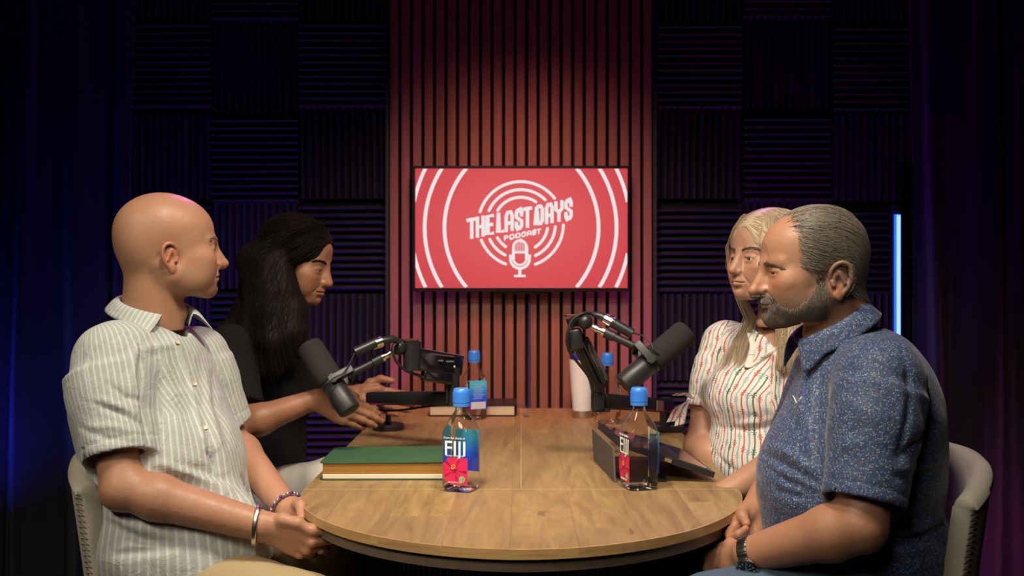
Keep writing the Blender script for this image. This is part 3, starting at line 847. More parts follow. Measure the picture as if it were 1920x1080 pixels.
# right microphone
Dr = 2.38
mr, pv2, d2, out2, sd2 = mic(P(1168, 722, Dr - .02), P(1290, 619, Dr + .02), P(1111, 613, Dr + .03), 'broadcast microphone with black foam screen, pointing up at the blonde woman', 1)
MB().tube([P(1147, 604, 2.40), P(1186, 626, 2.39)], .0125, 20).tube([P(1110, 588, 2.42), P(1124, 592, 2.41), P(1137, 599, 2.41)], [.006, .009, .0105], 16).build('cable_plug', M_blk, mr, smooth=True, world=True)
MB().tube([P(1135, 597, 2.41), P(1152, 606, 2.40)], .0135, 20).box(tuple(P(1148, 594, 2.40)), (.008, .008, .008)).build('plug_ring', M_chrome, mr, smooth=True, world=True)
MB().tube(curve_pts([P(1186, 624, 2.39), P(1205, 630, 2.37), P(1222, 646, 2.35), P(1228, 660, 2.345), P(1250, 672, 2.36)]), .0019, 8).build('thin_cable', M_cable, mr, smooth=True, world=True)
# right arm
bxr = .432
ra = empty('microphone_stand', (bxr, 2.95, .75), label='black microphone stand arm folding up from the right table edge beside the white tumbler', cat='microphone stand')
bar(MB(), (bxr - .04, 2.95, zb + .012), (bxr + .045, 2.95, zb + .012), .075, .024, .006).box((bxr + .045, 2.95, .715), (.012, .06, .09), None, .003).build('table_clamp', M_blk, ra, smooth=True, world=True)
pz = P(1249, 760, 2.93)
MB().tube([(pz[0], 2.93, zb + .02), (pz[0], 2.93, P(0, 745, 2.93)[2])], [.020, .017], 24).build('post', M_blk, ra, smooth=True, world=True)
bar(MB(), P(1256, 761, 2.90), P(1128, 752, 2.55), .032, .040, .008).build('lower_arm', M_blk, ra, smooth=True, world=True)
bar(MB(), P(1230, 759, 2.80) - np.array([0, .018, 0]), P(1246, 760, 2.86) - np.array([0, .018, 0]), .002, .028, .001).build('sticker', simple('tan_printed_sticker', (.33, .24, .16), .5, var=.5, bscale=200), ra, world=True)
MB().box(tuple(P(1121, 748, 2.53)), (.034, .036, .066), None, .010).tube([P(1137, 765, 2.53), P(1137, 772, 2.53)], .010, 16).build('elbow_joint', M_blk, ra, smooth=True, world=True)
up_r = MB(); bar(up_r, P(1128, 728, 2.52), P(1082, 632, 2.44), .024, .040, .006); up_r.build('upper_arm', M_blk, ra, smooth=True, world=True)
up_r = MB(); bar(up_r, P(1134, 715, 2.50), P(1093, 636, 2.44), .018, .026, .004); up_r.build('arm_spring_cover', M_gloss, ra, smooth=True, world=True)
MB().box(tuple(P(1079, 636, 2.43)), (.034, .034, .054), Matrix.Rotation(-.12, 3, 'Y'), .008).tube([P(1078, 612, 2.43), P(1076, 596, 2.43)], [.017, .020], 24).build('end_joint', M_blk, ra, smooth=True, world=True)
MB().tube([P(1073, 593, 2.43), P(1073, 590, 2.43)], .020, 24).build('knob_top', M_copper, ra, smooth=True, world=True)
MB().lathe([(.0, -.019), (.009, -.017), (.016, -.010), (.019, 0), (.016, .010), (.009, .017), (0, .019)], 24, tuple(P(1097, 603, 2.41))).build('ball_joint', M_blk, ra, smooth=True, world=True)
MB().tube(curve_pts([P(1111, 588, 2.42), P(1092, 588, 2.40), P(1072, 602, 2.40), P(1063, 632, 2.40), P(1068, 660, 2.42), P(1085, 682, 2.44), P(1104, 708, 2.47), P(1112, 738, 2.49)]), .0036, 10).build('cable', M_cable, ra, smooth=True, world=True)

# ---------------------------------------------------------------- bottles
def clear(name, tint, ior, gl=1.0):
    b = NB(name); tr = b.n('BsdfTransparent', Color=tint); gs = b.n('BsdfGlossy', Color=(1, 1, 1, 1), Roughness=.03); fr = b.n('LayerWeight', Blend=ior)
    mx = b.n('MixShader', i0=b.math('MULTIPLY', fr.outputs['Fresnel'], gl), i1=tr, i2=gs)
    b.t.links.new(mx.outputs[0], b.t.nodes['Material Output'].inputs['Surface']); return b.m
M_pet = clear('clear_bottle_plastic', (.985, .988, .995, 1), .20, .8)
M_water = clear('water', (.985, .988, .99, 1), .14, .8)
M_cap = simple('bright_blue_cap', (.045, .22, .72), .32, spec=.5)
b = NB('teal_to_blue_printed_label'); zz = b.n('SeparateXYZ', i0=b.n('TexCoord').outputs['Generated']).outputs[2]
M_back = b.out(Base_Color=b.ramp(b.math('ADD', zz, b.math('MULTIPLY', b.noise(30, b.pos(), 2), .12)), [(.1, (.012, .05, .62, 1)), (.5, (.016, .11, .72, 1)), (.72, (.02, .28, .75, 1)), (.95, (.06, .48, .68, 1))]), Roughness=.4)
M_lw = simple('white_label_print', (.85, .85, .85), .5)
M_pink = simple('pink_flower_print', (.78, .02, .12), .45, var=.35, bscale=90)
M_pinkd = simple('crimson_flower_centre', (.35, .005, .03), .45)
M_yel = simple('yellow_stamen_print', (.85, .50, .03), .5)
M_green = simple('green_badge_print', (.25, .42, .18), .5)
def text_mesh(txt, size, mat, parent, name, loc, rot, bold=0.0, extr=.0002, sx=1.0):
    cu = bpy.data.curves.new(name, 'FONT'); cu.body = txt; cu.size = size; cu.align_x = 'CENTER'; cu.extrude = extr; cu.offset = bold; cu.resolution_u = 2
    o = bpy.data.objects.new(name, cu); COL.objects.link(o)
    bpy.context.view_layer.update(); me = bpy.data.meshes.new_from_object(o.evaluated_get(bpy.context.evaluated_depsgraph_get()))
    bpy.data.objects.remove(o); me.materials.clear(); me.materials.append(mat); me.name = name
    n = bpy.data.objects.new(name, me); COL.objects.link(n); n.parent = parent; n.location = loc; n.rotation_euler = rot; n.scale = (sx, 1, 1); return n
HB = .034
BPROF = [(.0, .003, 3), (.020, .003, 3), (.0265, .0, 3.5), (.0315, .003, 4.5), (HB - .0004, .010, 6), (HB, .018, 7), (HB, .122, 7), (HB - .001, .128, 6), (.0295, .140, 4.5), (.0215, .157, 3), (.0150, .168, 2.2), (.0132, .173, 2), (.0130, .184, 2), (.0130, .196, 2)]
M_water2 = NB('refracting_water').out(Base_Color=(.99, .99, 1, 1), Roughness=0.0, IOR=1.33, Transmission_Weight=1.0)
def bottle(loc, rz, label, level=.176, front=True, wm=None):
    t = empty('water_bottle', loc, rz, label, 'bottle', 'square water bottles with blue caps on the table')
    pr = [p for p in BPROF]; th = .0007
    inner = [(max(p[0] - th, 0), p[1] + (th if p[1] < .01 else 0), p[2]) for p in pr]
    MB().lathe(pr, 64).build('bottle_shell', M_pet, t, smooth=True)
    win = [(max(p[0] - th - .0004, .0), p[1] + (th + .0006 if p[1] < .01 else 0), p[2]) for p in pr if p[1] < level]
    # interpolate at water level
    for q0, q1 in zip(pr, pr[1:]):
        if q0[1] < level <= q1[1]:
            f = (level - q0[1]) / (q1[1] - q0[1]); win.append((q0[0] + f * (q1[0] - q0[0]) - th - .0004, level, q0[2] + f * (q1[2] - q0[2]))); break
    win.append((0.0001, level, 2))
    MB().lathe(win, 64).build('water', wm or M_water, t, smooth=True)
    cp = MB(); V = []
    cp.lathe([(.0165, .1795), (.0185, .1800), (.0185, .1860), (.0175, .1865)], 48).lathe([(.0172, .187), (.0184, .1875), (.0182, .210), (.0172, .2155), (.0145, .2180), (.0, .2182)], 48)
    for k in range(48):
        a = 2 * math.pi * k / 48; cp.box((.0184 * math.cos(a), .0184 * math.sin(a), .199), (.0008, .0008, .020), Matrix.Rotation(a, 3, 'Z'))
    cp.build('cap', M_cap, t, smooth=True)
    y = -(HB + .0006)
    # back label (blue) wraps the back face
    bl = MB(); n = 16
    pts = [(x, HB + .0004) for x in np.linspace(.0290, -.0290, n)]
    bl.add([(x, yy, .034) for x, yy in pts] + [(x, yy, .124) for x, yy in pts] , [(i, i + 1, n + i + 1, n + i) for i in range(n - 1)])
    bl.add([(x, HB + .0007, .034) for x, yy in pts] + [(x, HB + .0007, .124) for x, yy in pts], [(i + 1, i, n + i, n + i + 1) for i in range(n - 1)])
    bk = bl.build('back_label', M_back, t)
    fx = MB()
    for k in range(9): fx.box((.003 * ((k * 7) % 3) - .003, HB + .0010, .112 - k * .0055), (.036 - .004 * ((k * 5) % 3), .0003, .0016))
    fx.build('small_print', simple('pale_blue_print', (.35, .50, .80), .5), bk)
    MB().box((.0, HB + .0010, .046), (.050, .0004, .022)).build('nutrition_panel', simple('pale_panel_print', (.62, .68, .76), .5, var=.3, bscale=900), bk)
    if front:
        text_mesh('FIJI', .044, M_lw, t, 'brand_lettering', (.0, y, .0790), (math.pi / 2, 0, 0), .0003, sx=.98)
        text_mesh('From the clouds of', .0070, M_lw, t, 'small_lettering', (-.002, y, .1135), (math.pi / 2, 0, 0), 0, sx=.9)
        text_mesh('NATURAL ARTESIAN WATER', .0038, M_lw, t, 'small_lettering', (0, y - .0004, .0765), (math.pi / 2, 0, 0), 0, sx=.82)
        # hibiscus print: five ruffled petals, darker throat, stamen; clipped to the label
        fl = MB(); cx, cz = -.001, .047
        for p_ in range(5):
            a0 = math.radians(90 + 72 * p_ + 12); pts = []
            for k in range(17):
                s_ = k / 16; w = .56 * math.sin(math.pi * (.12 + .76 * s_)); rr = .031 * (1 + .05 * math.sin(9 * s_ * 3.14))
                a = a0 + (s_ - .5) * 1.5; q = rr * (1 - .18 * abs(2 * s_ - 1) ** 3)
                pts.append((max(min(cx + q * math.cos(a), .027), -.028), max(min(cz + q * math.sin(a), .074), .019)))
            fl.add([(cx, y - .0002, cz)] + [(x, y - .0002, z) for x, z in pts], [(0, k, k + 1) for k in range(1, 17)])
        fl.add([(.008, y - .0001, .017), (.0285, y - .0001, .017), (.0285, y - .0001, .074), (-.012, y - .0001, .074), (-.012, y - .0001, .052), (-.010, y - .0001, .017)], [(0, 1, 2, 3, 4, 5)])
        f_ = fl.build('flower_print', M_pink, t)
        c_ = MB()
        for p_ in range(5):
            a = math.radians(90 + 72 * p_ + 12); u = (math.cos(a), math.sin(a)); v = (-u[1] * .0024, u[0] * .0024)
            c_.add([(cx + v[0], y - .0004, cz + v[1]), (cx - v[0], y - .0004, cz - v[1]), (cx + u[0] * .013, y - .0004, cz + u[1] * .013)], [(0, 1, 2)])
        c_.build('flower_throat', M_pinkd, f_)
        s_ = MB()
        for k in range(14): s_.box((cx - .003 - .0042 * math.sin(k * 2.4), y - .0007, cz + .003 + k * .0007), (.0017, .0003, .0017))
        s_.build('stamen', M_yel, f_)
        bg = MB(); bg.lathe([(.0042, 0), (.0072, 0), (.0072, .0003), (.0042, .0003)], 24, (.016, y - .0006, .029), Matrix.Rotation(math.pi / 2, 3, 'X')); bg.build('badge_ring', M_green, f_)
        bg = MB(); bg.lathe([(0, 0), (.0045, 0), (.0045, .0003), (0, .0003)], 24, (.016, y - .0006, .029), Matrix.Rotation(math.pi / 2, 3, 'X')); bg.build('badge_centre', M_lw, f_)
        text_mesh('500 mL (16.9 FL OZ)', .0042, M_lw, t, 'small_lettering', (.0, y - .0008, .0205), (math.pi / 2, 0, 0), 0, sx=.85)
    return t
ZT = .7506
def onT(px, py):   # table point under a pixel
    D = (CZ - .75) * FPX / (py - 510); p = P(px, py, D); return (p[0], p[1], ZT)
q = onT(865, 918); bottle(q, math.radians(-19), 'full clear water bottle with pink flower label beside the green book')
q = onT(1198, 915); bottle(q, math.radians(-73), 'half-full water bottle turned sideways in front of the black tablet', level=.093)
q = onT(889, 785); bottle(q, math.radians(205), 'farther water bottle showing its blue back label in front of the closed black book', level=.15)
q = onT(1139, 794); bottle(q, math.radians(100), 'farther water bottle standing between the white tumbler and the right microphone arm', level=.085)

# tumbler
q = onT(1092, 782)
t = empty('tumbler', q, label='tall white insulated tumbler with steel foot and blue lid', cat='cup')
MB().lathe([(.031, .022), (.0325, .028), (.0375, .10), (.0425, .175), (.0425, .186), (.040, .186)], 48).build('body', simple('white_powder_coat', (.72, .70, .68), .4, spec=.4), t, smooth=True)
MB().lathe([(.0, 0), (.029, 0), (.0305, .003), (.0318, .0215), (.030, .022)], 48).build('steel_foot', simple('brushed_steel', (.55, .52, .5), .3, metal=1.0), t, smooth=True)
MB().lathe([(.0, .186), (.0405, .186), (.0415, .189), (.0415, .199), (.039, .203), (.0, .203)], 48).build('lid', simple('dark_blue_lid', (.02, .04, .42), .25), t, smooth=True)

# ---------------------------------------------------------------- books
def book(name, x0, x1, y0, y1, z, h, label, covm, pagm, cat='book', ov=.004, rz=0.0, extra=None):
    cx, cy = (x0 + x1) / 2, (y0 + y1) / 2; w, d_ = x1 - x0, y1 - y0
    t = empty(name, (cx, cy, z), rz, label, cat)
    ct = .0022
    def cover(zc, nm):
        m = MB(); r_ = .012; pts = []
        for (sx, sy, a0) in ((1, 1, 0), (-1, 1, 90), (-1, -1, 180), (1, -1, 270)):
            for k in range(7):
                a = math.radians(a0 + 15 * k); pts.append((sx * (w / 2 - r_) + r_ * math.cos(a), sy * (d_ / 2 - r_) + r_ * math.sin(a)))
        V = [(x, yv, zc + (.0016 if zc > .01 else .0004) * math.sin(x * 14 + yv * 9)) for x, yv in pts]; n = len(V)
        m.add(V + [(x, yv, zz_ + ct) for x, yv, zz_ in V], [tuple(range(n - 1, -1, -1)), tuple(range(n, 2 * n))] + [(i, (i + 1) % n, n + (i + 1) % n, n + i) for i in range(n)])
        return m.build(nm, covm, t, smooth=True)
    cover(.0004, 'bottom_cover'); cover(h - ct - .001, 'top_cover')
    m = MB().box((0, 0, h / 2), (w - 2 * ov - .006, d_ - 2 * ov, h - 2 * ct - .0028), None, .001); m.build('page_block', pagm, t)
    MB().tube([(-w / 2 + ov * .6, d_ / 2 - ov - .002, h / 2), (w / 2 - ov * .6, d_ / 2 - ov - .002, h / 2)], (h - .006) / 2, 12).build('spine', covm, t, smooth=True)
    return t
b = NB('green_leather_cover'); nz = b.noise(260, b.pos(), 4)
M_gl = b.out(Base_Color=b.mix(b.noise(9, b.pos(), 3), (.030, .090, .042, 1), (.042, .120, .058, 1)), Roughness=.55, Normal=b.bump(nz, .3, .0007))
b = NB('gilt_page_edges'); v = b.pos((2, 2, 900)); nz = b.noise(1, v, 4, .7); nl = b.noise(9, b.pos(), 2)
M_gilt = b.out(Base_Color=b.mix(nz, (.46, .25, .055, 1), (.30, .15, .03, 1)), Roughness=.38, Metallic=.35, Normal=b.bump(nz, .5, .0006))
xg0, xg1 = -.455, -.142
gb = book('closed_book', -.455, -.163, 2.252, 2.46, ZT, .041, 'large closed green leather book with gilt page edges on the near left of the table', M_gl, M_gilt)
gb.rotation_euler = (0, 0, math.radians(.5))
MB().box((0, -.1022 + .0012, .0078), (.278, .0022, .0100), None, .001).build('white_lower_edge', simple('pale_page_strip', (.70, .60, .48), .6), gb)
M_bl = simple('black_leather_cover', (.020, .014, .014), .42, bump=.3, bscale=300)
M_cream = simple('cream_page_edges', (.66, .54, .37), .6, var=.35, bscale=500)
bb = book('closed_book', -.302, -.015, 3.245, 3.42, ZT, .037, 'closed black leather book with cream page edges near the slat wall', M_bl, M_cream)
# curled ribbon marker
rp = curve_pts([(-.02, 3.29, .775), (.000, 3.27, .785), (.018, 3.25, .778), (.022, 3.24, .758), (.008, 3.235, .7535)], 30)
m = MB(); V = []
for p in rp: V += [(p[0], p[1] - .006, p[2]), (p[0], p[1] + .006, p[2])]
m.add(V, [(2 * i, 2 * i + 1, 2 * i + 3, 2 * i + 2) for i in range(len(rp) - 1)]); rb = m.build('ribbon_marker', simple('blue_grey_ribbon', (.03, .10, .18), .3), bb, smooth=True, world=True)
rb.modifiers.new('thick', 'SOLIDIFY').thickness = .0008
nb_ = book('small_notebook', -.294, -.214, 3.285, 3.385, ZT + .0385, .013, 'small dark notebook with pale page edges lying on the black book', M_bl, simple('pale_pages', (.7, .68, .68), .6), ov=.002)

# ---------------------------------------------------------------- tablet in folding case
tc = empty('tablet', (.30, 2.36, ZT), label='black tablet propped in a grey folding case at the right of the table', cat='tablet')
y0_, y1_ = 2.228, 2.498
def quadbox(mb_, A, B, C, D_, th, nrm):
    A, B, C, D_ = [Vector(q) for q in (A, B, C, D_)]; n_ = Vector(nrm).normalized() * th
    V = [A, B, C, D_, A + n_, B + n_, C + n_, D_ + n_]
    return mb_.add([tuple(v) for v in V], [(3, 2, 1, 0), (4, 5, 6, 7), (0, 1, 5, 4), (1, 2, 6, 5), (2, 3, 7, 6), (3, 0, 4, 7)])
M_case = simple('grey_fabric_case', (.115, .095, .082), .75, bump=.3, bscale=900)
fx = lambda y: .214 - (y - 2.205) * .10
quadbox(MB(), (fx(y0_), y0_, ZT), (fx(y1_), y1_, ZT), (fx(y1_) - .004, y1_, ZT + .077), (fx(y0_) - .004, y0_, ZT + .077), .004, (-1, 0, 0)).build('case_back_flap', M_case, tc, world=True)
hA = (fx(y0_) + .006, y0_ - .002, ZT + .079); hB = (fx(y1_) + .006, y1_, ZT + .079); lA = (.428, y0_ - .002, ZT + .010); lB = (.404, y1_, ZT + .012)
nrm = (Vector(lA) - Vector(hA)).cross(Vector(hB) - Vector(hA)); nrm = nrm if nrm.z > 0 else -nrm
quadbox(MB(), hA, lA, lB, hB, .013, nrm).build('tablet_body', M_blk, tc, world=True)
nn = nrm.normalized(); c4 = [Vector(q) + nn * .0135 for q in (hA, lA, lB, hB)]; ce = sum(c4, Vector()) / 4
ins = [ce + (q - ce) * .90 for q in c4]
quadbox(MB(), *ins, .0008, nrm).build('screen_glass', simple('dark_mirror_glass', (.35, .30, .32), .04, metal=.85), tc, world=True)
quadbox(MB(), (.222, y0_ + .005, ZT), (.325, y0_ + .005, ZT), (.325, y1_ - .03, ZT), (.222, y1_ - .03, ZT), .005, (0, 0, 1)).build('case_base_flap', M_blk, tc, world=True)
mid = Vector(hA) * .48 + Vector(lA) * .52
MB().box((mid.x, mid.y - .001, mid.z + .007), (.016, .003, .008), Matrix.Rotation(.33, 3, 'Y')).build('case_clasp', M_chrome, tc, world=True)
# small round puck beyond
# ---------------------------------------------------------------- people
def skin_mat(name, rough=.42):
    b = NB(name); a = b.attr('tint').outputs['Color']; v = b.pos()
    n1 = b.noise(55, v, 4, .6); n2 = b.noise(700, v, 2)
    c = b.mix(b.math('MULTIPLY', n1, .30), a, (.40, .13, .07, 1))
    rg = b.n('MapRange', i0=n1, i1=.3, i2=.7, i3=rough - .05, i4=rough + .1).outputs[0]
    return b.out(Base_Color=c, Roughness=rg, Subsurface_Weight=.12, Subsurface_Radius=(.012, .005, .003), Subsurface_Scale=.5,
                 Specular_IOR_Level=.42, Normal=b.bump(b.math('ADD', b.math('MULTIPLY', n2, .7), b.noise(160, v, 3, .7)), .26, .0010, b.bump(n1, .25, .003)))
M_skin = skin_mat('skin')
M_eye = simple('eye_white', (.62, .58, .54), .15); M_iris = simple('dark_iris', (.03, .022, .018), .1)
def hair_mat(name, col, col2, rough=.45, spec=.5):
    b = NB(name); n = b.noise(90, b.pos(), 3); n2 = b.noise(900, b.pos(), 2)
    return b.out(Base_Color=b.mix(b.math('ADD', b.math('MULTIPLY', n, .6), b.math('MULTIPLY', n2, .4)), (*col, 1), (*col2, 1)), Roughness=rough, Specular_IOR_Level=spec)

def head_ops(p, female=False):
    """primitives in head space: x forward, y left, z up, origin between the ears"""
    g = p.get; o = []
    A = lambda pr, k=.012: o.append(('add', pr, k)); B = lambda pr, k=.006: o.append(('sub', pr, k))
    jw = g('jaw', 1.0); ck = g('cheek', 1.0); nl = g('nose', 1.0); fh = g('fore', 0.0)
    A(ell((-.016, 0, .042), (.096, .074, .080)), .0)
    A(ell((.022 + fh, 0, .040), (.066, .062, .060)), .02)
    A(ell((-.050, 0, .002), (.052, .058, .052)), .03)
    A(ell((.028, 0, -.014), (.060, .062 * ck, .060)), .03)
    for s in (-1, 1):
        A(ell((.054, s * .041 * ck, -.018), (.028, .023, .022)), .02)
        A(ell((.016, s * .040 * jw, -.044), (.038, .022, .044)), .02)
        A(rc((.000, s * .050 * jw, -.048), (.064, s * .022, -.084), .017 * jw, .014), .022)
    A(ell((.036, 0, -.054), (.048, .044 * jw, .036)), .025)
    A(sph((.078, 0, -.083), .0155 if not female else .0140), .02)
    A(ell((.072, 0, -.052), (.023, .030, .028)), .02)
    bz = .009 if not female else .0075
    for s in (-1, 1):
        A(rc((.081, s * .010, .020), (.068, s * .041, .021), bz * g('brow', 1), bz * .8), .014)
        B(ell((.0985, s * .032, .002), (.018, .018, .0125)), g('socket', .014))
    for s in (-1, 1): A(ell((.061, s * .031, -.031), (.022, .022, .022)), .016); A(ell((.048, s * .038, -.050), (.026, .021, .026)), .020)
    nt = (.086 + .0235 * nl, 0, -.027 + g('ntip', 0))
    A(rc((.0855, 0, .016), nt, .0072, .0092), .012); A(sph(nt, .0094 if not female else .0084), .006)
    A(ell((.090, 0, -.022), (.014, .0125, .017)), .010)
    for s in (-1, 1):
        A(sph((.0955, s * .0115, -.031), .0074 if not female else .0064), .007)
        B(sph((.1005, s * .0056, -.0385), .0033), .003)
    A(rc((nt[0] - .003, 0, nt[2] - .005), (.092, 0, -.036), .0055), .006)
    lf = g('lips', 1.0); op = g('open', 0)
    for s in (-1, 1):
        A(rc((.0935, s * .004, -.0515), (.0835, s * .024, -.0560), .0046 * lf, .0028), .007)
        A(rc((.0920, 0, -.0610 - op), (.0830, s * .022, -.0572), .0052 * lf, .003), .007)
        B(rc((.1000, 0, -.0562 - op * .5), (.0885, s * .0245, -.0566), .0014 + op * .4), .003)
    B(rc((.097, 0, -.040), (.098, 0, -.046), .0020), .004)
    B(rc((.0935, -.012, -.0705), (.0935, .012, -.0705), .0035), .009)
    for s in (-1, 1):
        B(rc((.0955, s * .019, -.034), (.084, s * .033, -.058), .0014 * g('crease', 1)), .007)
    ez = .002; sq = g('squint', 1.0)
    for s in (-1, 1):
        A(sph((.0715, s * .031, ez), .0143), .006)
        B(ell((.0855, s * .0315, ez - .0008), (.0070, .0125, .0048 * sq)), .001)
        A(rc((.0830, s * .020, ez + .0060), (.0775, s * .043, ez + .0035), .0028), .004)
        A(rc((.0820, s * .021, ez - .0075), (.0765, s * .041, ez - .0070), .0022), .006)
    if g('wrinkle'):
        for z_ in (.040, .048, .057):
            for s in (-1, 1): B(rc((.0895 - (z_ - .04) * .25, 0, z_), (.076 - (z_ - .04) * .25, s * .034, z_ - .002), .0010), .005)
    # ears
    w = g('ear', .86); ex, ezz = g('earx', -.006), g('earz', -.014)
    for s in (-1, 1):
        e = lambda x, y, z: (x * w + ex, s * (.0715 + (y - .074) * w), z * w + ezz)
        pts = curve_pts([(.010, .071, .004), (.009, .076, .020), (.000, .081, .032), (-.013, .085, .0355), (-.025, .087, .027), (-.028, .086, .008), (-.022, .083, -.012), (-.012, .078, -.026)], 28)
        A(ell(e(-.010, .0765, .004), np.array((.0175, .0055, .028)) * w), .005)
        for q, r in zip(pts, pts[1:]): A(rc(e(*q), e(*r), .0038 * w), .0025)
        A(ell(e(-.004, .0765, -.028), np.array((.0095, .0050, .0115)) * w), .005)
        B(ell(e(-.004, .0845, -.002), np.array((.0085, .0080, .0130)) * w), .004)
        B(rc(e(-.004, .088, .025), e(-.020, .090, .010), .0028 * w), .003)
        A(rc(e(-.006, .0800, .018), e(-.015, .0825, -.006), .0030 * w), .004)
        A(rc(e(.009, .075, -.002), e(.007, .077, -.009), .0038 * w), .003)
    return o

def head_cols(V, p, base, female=False):
    c = np.tile(np.array(base, float), (len(V), 1))
    def blob(cn, r, col, k):
        d = np.linalg.norm((V - np.array(cn)) / np.array(r), axis=1); w = np.clip(1.3 - d, 0, 1)[:, None] * k
        c[:] = c * (1 - w) + np.array(col) * w
    red = np.array(base) * np.array([1.02, .66, .60])
    for s in (-1, 1):
        blob((.07, s * .042, -.022), (.028, .022, .022), red, .45)
        blob((-.014, s * .080, -.014), (.028, .014, .036), red * np.array([1.1, .9, .9]), .6)
        blob((.083, s * .031, -.004), (.016, .018, .009), np.array(base) * np.array([.72, .55, .55]), .4)
    blob((.108, 0, -.028), (.018, .014, .014), red, .5)
    lc = np.array(p.get('lipcol', (base[0] * .82, base[1] * .48, base[2] * .50)))
    for s in (-1, 1):
        for a, b_, r in (((.0945, 0, -.0515), (.0845, s * .022, -.0558), .0044), ((.0935, 0, -.0612), (.0840, s * .020, -.0572), .0048)):
            a = np.array(a); b_ = np.array(b_); d = b_ - a; t = np.clip(((V - a) @ d) / (d @ d), 0, 1)
            q = np.linalg.norm(V - a - t[:, None] * d, axis=1); w = np.clip((r * 1.35 - q) / .0018, 0, 1)[:, None] * .8
            c[:] = c * (1 - w) + lc * w
    if 'stubble' in p:
        x, y, z = V.T; w = np.clip((-.030 - z) / .012, 0, 1) * np.clip((z + .13) / .03, 0, 1) * np.clip((x - .0) / .02, 0, 1) * p['stubble']
        c[:] = c * (1 - w[:, None]) + np.array(p.get('stubcol', (.2, .17, .15))) * w[:, None]
    if 'scalp' in p:
        w = p['scalp'](V)[:, None]; c[:] = c * (1 - w) + np.array(p['scalpcol']) * w
    return c

def Mhead(c, yaw, pitch, roll=0, s=1.0):
    R = Matrix.Rotation(math.radians(yaw), 3, 'Z') @ Matrix.Rotation(math.radians(pitch), 3, 'Y') @ Matrix.Rotation(math.radians(roll), 3, 'X')
    return np.array(R) * s, np.array(c, float)

def hand(ops, Wp, d, t, right, curl, splay=(6, 1, -4, -9), thumb=((.030, .032, -.012), (.058, .050, -.018), (.080, .050, -.020)), sc=1.0, kf=.0035):
    d = np.array(d, float); d /= np.linalg.norm(d); t = np.array(t, float); t -= d * (t @ d); t /= np.linalg.norm(t)
    n = np.cross(d, t) if right else np.cross(t, d); Wp = np.array(Wp, float)
    G = lambda a, b_, c: Wp + sc * (d * a + t * b_ + n * c)
    kn = [(.088, .029, 0), (.093, .0095, .003), (.088, -.0100, .001), (.078, -.0275, -.004)]
    st = [(.004, .013, 0), (.004, .005, .002), (.004, -.004, .001), (.004, -.012, -.001)]
    for a, b_ in zip(st, kn):
        ops.append(('add', rc(G(*a), G(b_[0] - .004, b_[1], b_[2] - .003), .0150 * sc, .0105 * sc), .012))
    ops.append(('add', rc(G(.02, .012, -.008), G(.055, .026, -.012), .0165 * sc, .012 * sc), .012))
    ops.append(('add', rc(G(.02, -.012, -.007), G(.06, -.022, -.008), .014 * sc, .011 * sc), .012))
    L = [.074, .082, .076, .060]; R = [.0090, .0092, .0086, .0075]; tips = []
    for i in range(4):
        p0 = G(*kn[i]); a = 0; sp = math.radians(splay[i]); cu = curl[i]
        lat = math.cos(sp) * d + math.sin(sp) * t; r = R[i] * sc
        ops.append(('add', sph(p0 - n * .001, r * 1.12), .006)); prev = p0; rr = [r * 1.06, r * .98, r * .90, r * .76]
        for j, f in enumerate((.47, .30, .23)):
            a += math.radians(cu[j]); dr = lat * math.cos(a) - n * math.sin(a)
            q = prev + dr * L[i] * f * sc
            ops.append(('add', rc(prev, q, rr[j], rr[j + 1]), kf))
            prev = q
        tips.append((prev, dr))
    tp = [G(.016, .014, -.004)] + [G(*q) for q in thumb]
    for q, r_, ra, rb_ in ((tp[0], tp[1], .014, .0125), (tp[1], tp[2], .0120, .0102), (tp[2], tp[3], .0102, .0085)):
        ops.append(('add', rc(q, r_, ra * sc, rb_ * sc), .006))
    tips.append((tp[3], tp[3] - tp[2])); return tips, n

def arm_ops(S, E, Wr, sc=1.0, up=(.047, .040), fore=(.041, .0265)):
    S, E, Wr = map(np.array, (S, E, Wr)); o = []
    o.append(('add', rc(S, S * .35 + E * .65, up[0] * sc, (up[1] + .003) * sc), .01)); o.append(('add', rc(S * .4 + E * .6, E, (up[1] + .004) * sc, (up[1] - .004) * sc), .012))
    m = E * .76 + Wr * .24
    o.append(('add', rc(E, m, (up[1] - .004) * sc, fore[0] * sc), .02)); o.append(('add', rc(m, Wr, fore[0] * sc, fore[1] * sc), .016))
    d = (Wr - E) / np.linalg.norm(Wr - E); u = (S - E) / np.linalg.norm(S - E); back = -(u + d); back /= np.linalg.norm(back) + 1e-9
    o.append(('add', sph(E + back * .012, .026 * sc), .02))
    return o

def block(ops, pts, pad, h):
    A = np.array(pts); v = Vox(A.min(0) - pad, A.max(0) + pad, h).run(ops); return v.mesh()

def join(parts):
    V = []; F = []; C = []; n = 0
    for v, f, c in parts:
        V.append(v); F.append(f + n); C.append(c if getattr(c, 'ndim', 1) == 2 else np.tile(np.array(c, float), (len(v), 1))); n += len(v)
    return np.concatenate(V), np.concatenate(F), np.concatenate(C)

def arm_cols(V, base, tips, n, seed=0):
    c = np.tile(np.array(base, float), (len(V), 1))
    w = (wob(*V.T, 60, seed) * .5 + .5)[:, None] * .22; c = c * (1 - w) + np.array(base) * np.array([1.0, .72, .66]) * w
    for tp, dr in tips:
        tp = np.array(tp); d = np.linalg.norm(V - tp, axis=1); w = np.clip(1.6 - d / .011, 0, 1)[:, None] * .35
        c = c * (1 - w) + np.array(base) * np.array([1.05, .78, .74]) * w
    return c

